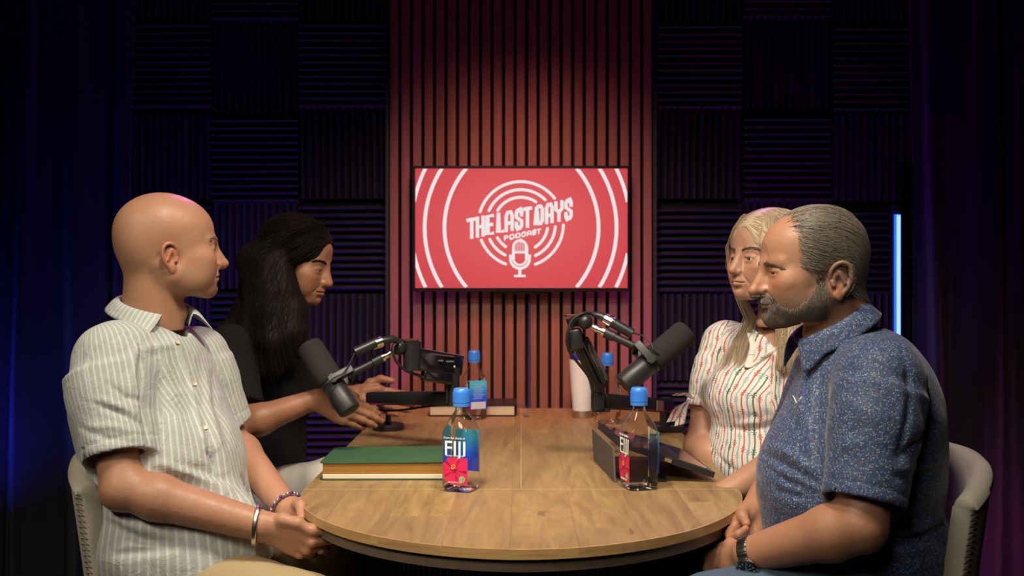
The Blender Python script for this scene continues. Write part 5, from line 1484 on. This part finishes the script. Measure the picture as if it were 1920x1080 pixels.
# ================================================================ bearded man, navy patterned polo (near right)
SKIN3 = (.41, .215, .13)
b = NB('navy_micro_print_jersey'); v = b.pos(); vo = b.n('TexVoronoi', {'feature': 'F1'}, Scale=300.0, Randomness=.8); b.set(vo.inputs['Vector'], v)
rg = b.n('SeparateColor', i0=vo.outputs['Color']); dd = b.math('LESS_THAN', vo.outputs['Distance'], .40)
pick = b.ramp(rg.outputs[0], [(.0, (.030, .050, .125, 1)), (.30, (.15, .22, .38, 1)), (.55, (.29, .34, .43, 1)), (.78, (.20, .09, .07, 1)), (.86, (.045, .10, .26, 1))])
pick.node.color_ramp.interpolation = 'CONSTANT'
vo2 = b.n('TexVoronoi', {'feature': 'F1'}, Scale=120.0, Randomness=1.0); b.set(vo2.inputs['Vector'], v)
bs = b.mix(b.math('LESS_THAN', vo2.outputs['Distance'], .45), (.045, .066, .140, 1), (.066, .094, .175, 1))
M_polo = b.out(Base_Color=b.mix(dd, bs, pick), Roughness=.62, Sheen_Weight=.2, Sheen_Roughness=.4, Specular_IOR_Level=.3, Normal=b.bump(b.noise(30, v, 4, .55), .3, .004))
b = NB('blue_denim'); nz = b.noise(500, b.pos(), 3); n2 = b.noise(12, b.pos(), 3)
M_denim = b.out(Base_Color=b.mix(n2, b.mix(nz, (.035, .065, .115, 1), (.09, .14, .20, 1)), (.06, .10, .16, 1)), Roughness=.85, Normal=b.bump(nz, .3, .0006))
M_grhair = hair_mat('grey_hair', (.34, .30, .25), (.14, .115, .09), .5)
M_beard = hair_mat('grizzled_beard_hair', (.36, .30, .245), (.09, .065, .05), .6)
def man_right():
    root = empty('person', tuple(P(1610, 1080, 1.95) * np.array((1, 1, 0))), label='grey-haired bearded man in navy patterned polo shirt and jeans, seated at near right', cat='person')
    SL, SR = P(1655, 705, 1.80), P(1560, 680, 2.12); C = (SR + SL) / 2; L = SL - SR; L[2] = 0; Bf = frame(np.cross(L, (0, 0, 1)))
    hc = P(1518, 508, 1.99); R, c = Mhead(hc, 186, 4, 0, 1.04)
    EL, WL = P(1612, 985, 1.72), P(1405, 1040, 1.84); ER, WR = P(1482, 860, 2.15), P(1415, 958, 2.00)
    def scalpmask(V):
        x, y, z = V.T; line = .040 + .35 * np.clip(.065 - np.abs(y), 0, 1) * -1
        return np.clip((.052 - x + .25 * (np.abs(y) - .05)) / .012, 0, 1) * np.clip((z + .005 + .6 * np.clip(x, -1, .03) + .01) / .012, 0, 1) * .0 + np.clip((.045 - x) / .015, 0, 1) * np.clip((z + .035 + (x < -.03) * .03) / .012, 0, 1) * np.clip((np.abs(y) - .034) / .02, 0, 1) * .75
    pr = {'cheek': 1.04, 'jaw': 1.08, 'nose': 1.12, 'ear': .93, 'earx': -.020, 'earz': -.020, 'brow': 1.2, 'squint': .42, 'socket': .010, 'ntip': -.003, 'stubble': .55, 'stubcol': (.20, .155, .12), 'scalp': scalpmask, 'scalpcol': (.17, .13, .10)}
    Vh, Fh, Ch = build_head(pr, R, c, SKIN3, neck_prims(R, c, P(1580, 645, 2.0), .062, .070)); tr = bvh(Vh, Fh); Vw = Vh @ R.T + c
    oL = arm_ops(SL, EL, WL, 1.10, up=(.050, .043), fore=(.043, .029)); dL = P(1325, 1080, 1.92) - WL
    tL, nL = hand(oL, WL + dL * .06, dL, (-.2, .5, .75), False, [(30, 40, 25), (40, 45, 25), (48, 45, 25), (50, 45, 25)], sc=1.08, thumb=((.030, .030, -.004), (.058, .034, -.012), (.080, .026, -.020)))
    oR = arm_ops(SR, ER, WR, 1.05); dR = P(1374, 1050, 1.90) - WR
    tR, nR = hand(oR, WR + dR * .04, dR, (-.75, -.4, .2), True, [(40, 50, 30), (45, 50, 30), (50, 50, 30), (52, 50, 30)], sc=1.02, thumb=((.030, .026, -.010), (.052, .030, -.024), (.072, .022, -.036)))
    Va, Fa = block(oL, [SL, EL, WL, WL + dL / np.linalg.norm(dL) * .20], .07, .0025); Vb, Fb = block(oR, [SR, ER, WR, WR + dR / np.linalg.norm(dR) * .20], .07, .0027)
    t1 = ell(P(1612, 785, 1.97), (.135, .180, .145), Bf); t2 = ell(P(1588, 905, 1.96), (.172, .190, .165), Bf); t3 = ell(P(1605, 1020, 1.96), (.178, .185, .10), Bf)
    bk = ell(P(1650, 800, 1.97), (.100, .165, .185), Bf); sh = rc(SR, SL, .060); tz = rc(P(1605, 700, 1.99), P(1635, 750, 1.98), .064, .09)
    torso = [('add', q, .05) for q in (t1, t2, t3, bk, sh, tz)]
    core = Vox(np.min([SR, SL, P(1420, 1080, 1.9)], 0) - .2, np.max([SL, SR, P(1750, 600, 2.1)], 0) + .2, .010).run([('add', t1, .05), ('add', t2, .05), ('add', sh, .05)]); core.F += .022; Vc, Fc = core.mesh()
    V, F, Cc = join([(Vw, Fh, Ch), (Va, Fa, arm_cols(Va, SKIN3, tL, nL, 1)), (Vb, Fb, arm_cols(Vb, SKIN3, tR, nR, 2)), (Vc, Fc, SKIN3)])
    mesh_np('body', V, F, M_skin, root, world=True, cols=Cc)
    eyes(root, R, c, (.93, 0, -.2)); brows(root, tr, R, c, simple('dark_grizzled_brow', (.10, .075, .055), .6), 110, .00042, lift=-.003, slope=.015)
    # ---- polo
    hemL = lerp(SL, EL, .86); hemR = lerp(SR, ER, .8); dl = (EL - SL) / np.linalg.norm(EL - SL); dr = (ER - SR) / np.linalg.norm(ER - SR)
    off = np.array((-.012, 0, 0))
    slL = [rc(SL + np.array((0, .01, -.01)), lerp(SL, EL, .35), .074, .078), capcone(lerp(SL, EL, .12), hemL, .079, .071)]; slR = [rc(SR, lerp(SR, ER, .35), .066, .068), capcone(lerp(SR, ER, .12), hemR, .068, .066)]
    v = garment(np.array((.40, 1.62, .56)), np.array((.93, 2.34, 1.20)), .0042, torso, slL + slR, [capcone(hemL - dl * .035, hemL + dl * .02, .0615, .0640), capcone(hemR - dr * .035, hemR + dr * .02, .060, .062)])
    v.sub(rc(P(1545, 590, 2.0), P(1572, 650, 2.0), .066, .060), .008); v.sub(rc(P(1490, 640, 1.96), P(1512, 680, 1.96), .022, .008), .008)
    v.inter(half((0, 0, .585), (0, 0, -1)), .004)
    v.warp(lambda x, y, z: .0028 * wob(x, y, z * .55, 24, 6) + .001 * wob(x, y, z, 80, 2)); V, F = v.mesh(); V = smooth_v(V, F, 1)
    V = folds(V, F, [(q, a * 1.4, s_) for q, a, s_ in [
        ([(1430, 850), (1470, 870), (1530, 905)], -.006, .007), ([(1440, 835), (1480, 850), (1530, 885)], .004, .008), ([(1440, 880), (1480, 905), (1530, 925)], -.005, .007), ([(1450, 915), (1490, 930), (1530, 935)], -.004, .007),
        ([(1680, 860), (1720, 830), (1755, 800)], -.005, .008), ([(1680, 895), (1720, 890), (1760, 885)], -.006, .008), ([(1690, 880), (1725, 870), (1760, 862)], .004, .008),
        ([(1660, 1015), (1720, 1010), (1770, 985)], -.008, .009), ([(1660, 1000), (1710, 995), (1765, 970)], .005, .010), ([(1640, 1045), (1700, 1035), (1760, 1030)], .004, .010),
        ([(1692, 660), (1705, 720), (1700, 790), (1685, 850)], -.006, .007), ([(1640, 655), (1670, 690), (1690, 740), (1692, 800)], .003, .012), ([(1538, 690), (1530, 740), (1528, 800), (1532, 860)], -.007, .007), ([(1545, 680), (1560, 660), (1590, 650)], -.003, .006),
        ([(1510, 700), (1500, 760), (1512, 800)], .004, .012), ([(1690, 700), (1720, 740), (1735, 800)], -.003, .012), ([(1580, 600), (1565, 650), (1540, 690)], -.002, .004),
        ([(1540, 820), (1590, 835), (1640, 830)], .002, .014), ([(1560, 720), (1600, 760), (1650, 780)], .002, .016)]])
    V = hem_groove(V, F, [(slL, SL, hemL)], [t1, t2, t3, bk])
    st = bvh(V, F); shirt = mesh_np('polo_shirt', V, F, M_polo, root, world=True)
    collar(root, P(1550, 602, 1.99), frame(Bf[:, 0] + np.array((0, -.08, -.55))), .072, .068, M_polo, zfront=.006, zback=.008, height=.042, drop=.042, tip=.060, open_=22, fwd=.0, out=.018, sweep=.15)
    # chest mark: a small pale V
    loc, nr = ray(st, 1494, 747)
    m = MB(); sh_ = []
    for pts in (((1487, 742), (1493, 756), (1500, 748), (1503, 744)),):
        q = [ray(st, *p_) for p_ in pts]; q = [np.array(a) - np.array((0, 1, 0)) * .0016 for a, _ in q if a is not None]
        m.tube(q, .0013, 6)
    m.build('chest_mark', simple('cream_embroidery', (.70, .68, .60), .7), shirt, world=True)
    # ---- hair: combed-back strands on the crown, dense sides; beard and moustache
    rs = np.random.RandomState(8); X = Vh
    def samp(mask, n): idx = np.where(mask)[0]; return X[idx[rs.randint(0, len(idx), n)]]
    x, y, z = X.T; ay = np.abs(y)
    earz = (np.abs(x + .026) < .027) & (z < .018) & (z > -.060) & (ay > .062)
    side = (x < .046 - .25 * np.clip(z - .06, 0, 1)) & (z > .012 - .62 * np.clip(-x - .015, 0, .09)) & (z < .122) & (ay > .030) & ~earz & (x > -.125)
    side |= (x < -.040) & (z > -.040) & (z < .10)
    sb = (x > -.004) & (x < .016) & (z > -.04) & (z < .02) & (ay > .052) & ~earz
    top = (z > .075) & (x < .055) & (ay < .055)
    def back(q): s = np.sign(q[1]) or 1; return np.array((-1.0, s * .10, -.15 - .9 * max(0, -q[0] - .02) / .09))
    def sidedir(q): return np.array((-1.0, 0, -.45 - .8 * max(0, -q[0] - .03) / .08))
    P1 = comb(tr, samp(side, 6000), sidedir, 5, .0065, .002, .0045, rs, .16); P2 = comb(tr, samp(top, 420), back, 7, .0090, .002, .005, rs, .10)
    P3 = comb(tr, samp(sb, 220), lambda q: np.array((0, 0, -1.)), 3, .005, .0015, .003, rs, .2)
    lockm = (x < .050) & (x > .028) & (z > .080) & (ay < .06)
    P4 = comb(tr, samp(lockm, 120), back, 7, .017, .003, .007, rs, .05)
    pad = lambda A, m: np.stack([A[:, int(round(i))] for i in np.linspace(0, A.shape[1] - 1, m)], 1)
    Vs, Fs = tubes(np.concatenate([P1, pad(P3, 6)]), .00042, .00022); Vt, Ft = tubes(np.concatenate([P2, P4]), .00045, .00025)
    # soft under-layer for the dense sides
    V, F, _ = join([(Vs, Fs, (0, 0, 0)), (Vt, Ft, (0, 0, 0))]); mesh_np('hair', V @ R.T + c, F, M_grhair, root, world=True)
    jawline = (z < np.interp(x, [-.004, .010, .022, .034, .058, .074, .085], [-.030, -.018, -.026, -.046, -.064, -.060, -.050])) & (z > -.118) & (x > -.002)
    lips = (x > .085) & (ay < .024) & (z > -.066) & (z < -.046)
    neckb = (z < -.088 - .3 * np.clip(x - .03, -1, 1) * 0) & (x < .045)
    bm = jawline & ~lips & ~neckb; mou = (x > .082) & (ay < .030) & (z > -.050) & (z < -.037)
    B1 = comb(tr, samp(bm, 6500), lambda q: np.array((.25 if q[0] > .06 else -.1, 0, -1.)), 3, .0032, .0015, .0045, rs, .35); B2 = comb(tr, samp(mou, 700), lambda q: np.array((.15, np.sign(q[1]) * .7, -1.)), 3, .003, .0015, .004, rs, .25)
    Vs, Fs = tubes(np.concatenate([B1, B2]), .00034, .00016); mesh_np('beard', Vs @ R.T + c, Fs, M_beard, root, world=True)
    # ---- watch
    ax = WL - EL; ax /= np.linalg.norm(ax); wp = WL - ax * .004; Ms = simple('steel_watch_band', (.45, .43, .40), .25, metal=1.0)
    wt = empty('wrist_watch', tuple(wp)); wt.parent = root; wt.location = Vector(wp) - root.location
    lk = frame(ax, (0, -.3, 1)); n_ = 26; mb_ = MB()
    for k in range(n_):
        a = 2 * math.pi * k / n_; rd = lk[:, 1] * math.cos(a) * 1.05 + lk[:, 2] * math.sin(a) * .98; tg = np.cross(ax, rd)
        Rm = Matrix([[ax[i], tg[i], rd[i]] for i in range(3)]); mb_.box(tuple(wp + rd * .0345), (.020, .0074, .0032), Rm, .0008)
    mb_.build('band', Ms, wt, smooth=True, world=True)
    fd = np.array((-.1, -1.0, -.30)); fd -= ax * (fd @ ax); fd /= np.linalg.norm(fd); Rw = Vector(fd).to_track_quat('Z', 'Y').to_matrix(); fp = wp + fd * .0345
    MB().lathe([(.0, 0), (.0205, 0), (.0215, .003), (.0210, .007), (.0185, .009), (.0178, .0075), (.0, .0075)], 40, tuple(fp), Rw).build('watch_case', Ms, wt, smooth=True, world=True)
    MB().lathe([(.0, .0078), (.0175, .0078), (.0, .0080)], 40, tuple(fp), Rw).build('dial', simple('dark_blue_dial', (.01, .015, .035), .15), wt, smooth=True, world=True)
    mk = MB()
    for k in range(12):
        a = math.pi * k / 6; o_ = Rw @ Vector((math.cos(a) * .0135, math.sin(a) * .0135, .0083)); mk.box(tuple(Vector(fp) + o_), (.004, .0012, .0004), Rw @ Matrix.Rotation(a, 3, 'Z'))
    mk.box(tuple(Vector(fp) + Rw @ Vector((.004, .002, .0086))), (.010, .0010, .0003), Rw @ Matrix.Rotation(.5, 3, 'Z')).box(tuple(Vector(fp) + Rw @ Vector((-.001, .004, .0086))), (.0010, .011, .0003), Rw)
    mk.build('dial_marks', simple('pale_dial_marks', (.6, .6, .6), .4), wt, world=True)
    KL, KR = P(1330, 1165, 1.80), P(1335, 1150, 2.16)
    legs(root, [P(1590, 1110, 1.88), P(1590, 1090, 2.08)], [KL, KR], [np.array((KL[0] - .02, KL[1], 0)), np.array((KR[0] - .02, KR[1], 0))], M_denim, M_shoe, r=(.100, .080, .06), h=.008,
         strokes=[([(1420, 1065), (1480, 1055), (1540, 1060)], .004, .01)])
man_right()
chair(.625, 1.985, math.radians(180 + 12), 'cream tub chair with stitched edge behind the bearded man', ztop=.868, r0=.215, r1=.262, a_near=62, a_far=38)

# ================================================================ blonde woman, striped blouse (far right)
SKIN4 = (.45, .255, .17)
def palm_blouse():
    b = NB('white_blouse_with_wavy_stripes'); u = b.attr('u').outputs['Fac']; w = b.attr('w').outputs['Fac']; v = b.pos(); pitch = .0135
    wob_ = b.math('MULTIPLY', b.math('SINE', b.math('MULTIPLY', w, 95.0)), .0016)
    uu = b.math('DIVIDE', b.math('ADD', u, wob_), pitch); idx = b.math('FLOOR', uu); fr = b.math('SUBTRACT', b.math('SUBTRACT', uu, idx), .5)
    wn = b.n('TexWhiteNoise', {'noise_dimensions': '1D'}); b.set(wn.inputs['W'], idx); rnd = wn.outputs['Value']
    m5 = b.math('MODULO', b.math('ADD', idx, 50.0), 5.0)
    col = b.ramp(b.math('DIVIDE', m5, 5.0), [(0, (.50, .11, .10, 1)), (.19, (.25, .36, .43, 1)), (.39, (.075, .16, .10, 1)), (.59, (.48, .15, .14, 1)), (.79, (.36, .42, .46, 1))]); col.node.color_ramp.interpolation = 'CONSTANT'
    ln = b.math('LESS_THAN', b.math('ABSOLUTE', fr), .13)
    # small palm stars along every stripe
    wv = b.math('ADD', b.math('DIVIDE', w, .045), b.math('MULTIPLY', rnd, 3.0)); wf = b.math('MULTIPLY', b.math('SUBTRACT', b.math('FRACT', wv), .5), .045); ux = b.math('MULTIPLY', fr, pitch)
    rad = b.math('SQRT', b.math('ADD', b.math('MULTIPLY', ux, ux), b.math('MULTIPLY', wf, wf))); an = b.math('ARCTAN2', wf, ux)
    star = b.math('MULTIPLY', b.math('ADD', b.math('COSINE', b.math('MULTIPLY', an, 6.0)), 1.15), .0036)
    pm = b.math('LESS_THAN', rad, star)
    c = b.mix(ln, (.74, .69, .64, 1), col); c = b.mix(pm, c, col)
    return b.out(Base_Color=c, Roughness=.8, Specular_IOR_Level=.25, Normal=b.bump(b.noise(45, v, 4, .6), .3, .003))
M_blouse = palm_blouse(); M_blonde = hair_mat('pale_blonde_hair', (.66, .52, .36), (.40, .28, .17), .45)
def woman_blonde():
    root = empty('person', tuple(P(1430, 1080, 2.5) * np.array((1, 1, 0))), label='blonde woman in white blouse with wavy coloured stripes, half hidden by the bearded man', cat='person')
    SR, SL = P(1358, 645, 2.62), P(1505, 660, 2.38); C = (SR + SL) / 2; L = SL - SR; L[2] = 0; Bf = frame(np.cross(L, (0, 0, 1)))
    hc = P(1438, 489, 2.44); R, c = Mhead(hc, 207, -2, 0, .98)
    ER, WR = P(1312, 835, 2.55), P(1400, 905, 2.40); EL, WL = P(1500, 850, 2.28), P(1362, 925, 2.20)
    Vh, Fh, Ch = build_head({'jaw': .93, 'cheek': 1.04, 'nose': .88, 'crease': .2, 'brow': .3, 'lips': 1.1, 'squint': .95, 'socket': .018, 'lipcol': (.42, .11, .11)}, R, c, SKIN4, neck_prims(R, c, P(1462, 645, 2.46), .048, .052), female=True); tr = bvh(Vh, Fh); Vw = Vh @ R.T + c
    oR = arm_ops(SR, ER, WR, .98, fore=(.042, .026)); dR = P(1400, 990, 2.28) - WR; tR, nR = hand(oR, WR, dR, (-.5, -.5, .5), True, [(20, 30, 20)] * 4, sc=.95)
    oL = arm_ops(SL, EL, WL, 1.0, fore=(.044, .028)); dL = P(1290, 985, 2.20) - WL; tL, nL = hand(oL, WL, dL, (-.3, .6, .6), False, [(20, 30, 20)] * 4, sc=.95)
    Va, Fa = block(oR, [SR, ER, WR, WR + dR / np.linalg.norm(dR) * .20], .06, .0032); Vb, Fb = block(oL, [SL, EL, WL, WL + dL / np.linalg.norm(dL) * .20], .06, .0032)
    t1 = ell(P(1440, 735, 2.50), (.110, .150, .15), Bf); bu = ell(P(1395, 745, 2.46), (.075, .125, .075), Bf); t2 = ell(P(1425, 860, 2.48), (.120, .155, .13), Bf)
    sh = rc(SR + np.array((.015, 0, 0)), SL, .052); tz = rc(P(1450, 640, 2.48), P(1440, 700, 2.49), .048, .07)
    core = Vox(np.min([SR, SL, P(1350, 950, 2.3)], 0) - .2, np.max([SL, SR, P(1550, 600, 2.7)], 0) + .2, .010).run([('add', t1, .05), ('add', t2, .05), ('add', sh, .04), ('add', tz, .04)]); core.F += .009; Vc, Fc = core.mesh()
    V, F, Cc = join([(Vw, Fh, Ch), (Va, Fa, arm_cols(Va, SKIN4, tR, nR, 1)), (Vb, Fb, arm_cols(Vb, SKIN4, tL, nL, 2)), (Vc, Fc, SKIN4)])
    mesh_np('body', V, F, M_skin, root, world=True, cols=Cc)
    eyes(root, R, c, (1, 0, .02), simple('grey_blue_iris', (.035, .045, .05), .1)); brows(root, tr, R, c, simple('brown_brow', (.12, .075, .05), .6), 120, .0004, arch=.002)
    hemR = lerp(SR, ER, .66); dr = (ER - SR) / np.linalg.norm(ER - SR); hemL = lerp(SL, EL, .66); dl = (EL - SL) / np.linalg.norm(EL - SL)
    slR = [rc(SR, lerp(SR, ER, .4), .058, .060), capcone(lerp(SR, ER, .2), hemR, .061, .056)]; slL = [rc(SL, lerp(SL, EL, .4), .058, .060), capcone(lerp(SL, EL, .2), hemL, .061, .058)]
    v = garment(np.array((.36, 2.20, .58)), np.array((.92, 2.84, 1.14)), .0045, [('add', q, .045) for q in (t1, bu, t2, sh, tz)], slR + slL, [capcone(hemR - dr * .03, hemR + dr * .02, .050, .053), capcone(hemL - dl * .03, hemL + dl * .02, .052, .055)])
    v.sub(rc(P(1455, 585, 2.47), P(1455, 640, 2.46), .055, .044), .01)
    v.sub(rc(P(1445, 610, 2.38), P(1406, 686, 2.325), .036, .007), .004); v.sub(rc(P(1460, 620, 2.40), P(1432, 668, 2.33), .036, .018), .006)
    v.warp(lambda x, y, z: .0028 * wob(x, y, z * .6, 28, 9) + .001 * wob(x, y, z, 90, 2)); V, F = v.mesh(); V = smooth_v(V, F, 1)
    V = folds(V, F, [([(1345, 800), (1400, 806), (1450, 800)], -.007, .006), ([(1335, 790), (1400, 792), (1450, 786)], .005, .008), ([(1330, 830), (1360, 870), (1390, 890)], -.004, .007), ([(1335, 740), (1350, 770), (1345, 800)], -.004, .007),
                     ([(1330, 650), (1335, 690), (1332, 730)], -.004, .006), ([(1400, 760), (1410, 780), (1430, 790)], -.003, .008), ([(1370, 790), (1372, 760), (1385, 735)], .003, .008)])
    U, Wc = cloth_u(V, [([t1, bu, t2, sh, tz], C, C + Bf[:, 2], -Bf[:, 0], .145), (slR, SR, ER, (0, 1, 0), .06), (slL, SL, EL, (0, 1, 0), .06)])
    st = bvh(V, F); mesh_np('blouse', V, F, M_blouse, root, world=True, attrs={'u': U, 'w': Wc})
    o = band(hemR - dr * .010, dr, .0565, .026, .003, M_blouse, root, 'sleeve_cuff', 64); me = o.data; a = me.attributes.new('u', 'FLOAT', 'POINT'); a.data.foreach_set('value', np.repeat(np.arange(64) / 64 * .36, 6).astype(np.float32))
    # tie bow at the cuff
    bp = P(1283, 742, 2.52)
    for k, (q1, q2, q3) in enumerate((((1300, 748), (1283, 738), (1270, 742)), ((1290, 750), (1272, 765), (1259, 790)), ((1292, 752), (1280, 770), (1274, 795)))):
        Pp = [P(*q1, 2.50), P(*q2, 2.49), P(*q3, 2.48)]; pts = curve_pts(Pp, 12); Vv = []
        for j, p_ in enumerate(pts):
            wd = .004 + .009 * min(1, j / 8); Vv += [p_ + np.array((-wd, 0, -.003 * k)), p_ + np.array((wd, .004, 0))]
        Fv = np.array([(2 * j, 2 * j + 1, 2 * j + 3, 2 * j + 2) for j in range(len(pts) - 1)]); o = mesh_np('sleeve_tie', np.array(Vv), Fv, M_blouse, root, world=True, attrs={'u': np.tile([0, .02], len(pts)), 'w': np.repeat(np.arange(len(pts)) * .004, 2)})
        t_ = o.modifiers.new('thick', 'SOLIDIFY'); t_.thickness = .002
    # open collar edges and pendant
    for pts, w0 in ((((1412, 596), (1408, 625), (1413, 650), (1408, 672), (1402, 690)), .010), (((1470, 640), (1450, 655), (1425, 675), (1402, 690)), .008)):
        q = [ray(st, *p_) for p_ in pts]; q = [np.array(a_) + np.array((0, -.004, 0)) for a_, _ in q if a_ is not None]
        if len(q) > 2:
            q = curve_pts(q, 20); Vv = []
            for p_ in q: Vv += [p_ + np.array((-w0, .002, 0)), p_ + np.array((w0, .0, 0))]
            o = mesh_np('neck_facing', np.array(Vv), np.array([(2 * j, 2 * j + 1, 2 * j + 3, 2 * j + 2) for j in range(len(q) - 1)]), M_blouse, root, world=True, attrs={'u': np.tile([.0268, .0272], len(q)), 'w': np.repeat(np.arange(len(q)) * .004, 2)})
            t_ = o.modifiers.new('thick', 'SOLIDIFY'); t_.thickness = .0025
    # hair
    H = lambda x, y, z: R @ np.array((x, y, z)) + c
    cap = Vox((-.16, -.13, -.14), (.15, .13, .17), .004).run([('add', ell((-.020, 0, .045), (.104, .083, .089)), 0), ('add', ell((-.05, 0, -.03), (.075, .088, .09)), .03), ('add', ell((.018, 0, .048), (.068, .067, .065)), .02),
        ('sub', ell((.118, 0, -.015), (.078, .056, .108)), .01), ('sub', ell((.03, 0, -.12), (.11, .05, .07)), .01)])
    cap.warp(lambda x, y, z: .0015 * wob(x * .3, y, z, 160, 1)); Fk_, Fk = cap.mesh()
    gl = []
    for k, (px_, py_, D_) in enumerate([(1388, 700, 2.36), (1420, 715, 2.33), (1455, 730, 2.30), (1500, 730, 2.28)]): pass
    nearL = [[H(.055, .045, .105), H(.068, .072, .040), H(.052, .080, -.02), H(.035, .082, -.08), P(1470, 640, 2.33), P(1462, 690, 2.31)],
             [H(.040, .055, .105), H(.050, .084, .040), H(.030, .090, -.02), H(.015, .088, -.08), P(1490, 640, 2.31), P(1490, 700, 2.29)],
             [H(.0, .06, .10), H(.0, .092, .04), H(-.01, .096, -.03), H(-.01, .09, -.09), P(1520, 650, 2.30), P(1520, 710, 2.28)]]
    farR = [[H(.058, -.030, .110), H(.072, -.066, .050), H(.050, -.082, -.02), H(.030, -.085, -.08), P(1398, 610, 2.50), P(1362, 660, 2.49), P(1345, 700, 2.47)],
            [H(.040, -.04, .115), H(.045, -.085, .04), H(.03, -.095, -.03), P(1410, 600, 2.52), P(1385, 630, 2.50), P(1378, 690, 2.45)],
            [H(.050, -.05, .10), H(.040, -.085, .04), H(.04, -.09, -.04), P(1415, 600, 2.48), P(1405, 640, 2.44), P(1385, 720, 2.41)]]
    ops = []
    for g in nearL:
        for i, (a_, b_) in enumerate(zip(g, g[1:])): ops.append(('add', rc(a_, b_, (.004, .012, .014, .014, .012)[i], (.012, .014, .014, .012, .006)[min(i, 4)]), .012))
    lk = Vox(np.array((.42, 2.2, .88)), np.array((.80, 2.6, 1.42)), .005).run(ops); lk.warp(lambda x, y, z: .003 * wob(x, y, z * .2, 170, 5)); Vl, Fl = lk.mesh()
    rs = np.random.RandomState(5); S = guide_strands(nearL, 2200, rs, .007, 18); S1 = guide_strands(farR[:2], 120, rs, .004, 18); S1b = guide_strands(farR[1:], 300, rs, .005, 18)
    tp = [[H(.070, .010, .085), H(.050, .02, .125), H(-.02, .05, .137), H(-.09, .06, .08)], [H(.070, .030, .085), H(.050, .055, .115), H(-.01, .080, .105), H(-.07, .085, .04)], [H(.070, .045, .075), H(.050, .075, .080), H(.0, .093, .060), H(-.05, .095, -.02)]]
    tq = [[H(.070, .0, .085), H(.055, -.02, .128), H(-.02, -.05, .137), H(-.09, -.06, .08)], [H(.072, -.02, .085), H(.055, -.06, .105), H(.0, -.085, .09), H(-.06, -.09, .03)]]
    S2 = guide_strands(tp, 2200, rs, .005, 18); S3 = guide_strands(tq, 1200, rs, .005, 18)
    Ri = np.linalg.inv(R)
    def dw(q):
        l = Ri @ (q - c); s = 1 if l[1] > .01 else -1; a = np.clip((l[2] - .02) / .09, 0, 1)
        d = R @ np.array((-.45 * a + (.10 if l[0] < .03 else 0), s * (.25 + .75 * a), -.25 - .9 * (1 - a))); b2 = np.clip((l[2] + .09) / .05, 0, 1); return d * b2 + np.array((0, 0, -1.)) * (1 - b2)
    V, F = hair_over((Fk_, Fk), (R, c), (Vl, Fl), dw, 4800, rs, r=.0006, extra=np.concatenate([S[:1200], S1, S1b])); mesh_np('hair', V, F, M_blonde, root, world=True)
    legs(root, [P(1440, 985, 2.42), P(1440, 985, 2.58)], [P(1310, 985, 2.34), P(1283, 980, 2.56)], [np.array((.42, 2.34, 0)), np.array((.42, 2.56, 0))], M_denim, M_shoe, r=(.088, .068, .05), h=.009)
woman_blonde()
chair(.76, 2.56, math.radians(205), 'cream tub chair under the blonde woman', ztop=.80, r0=.215, r1=.262)
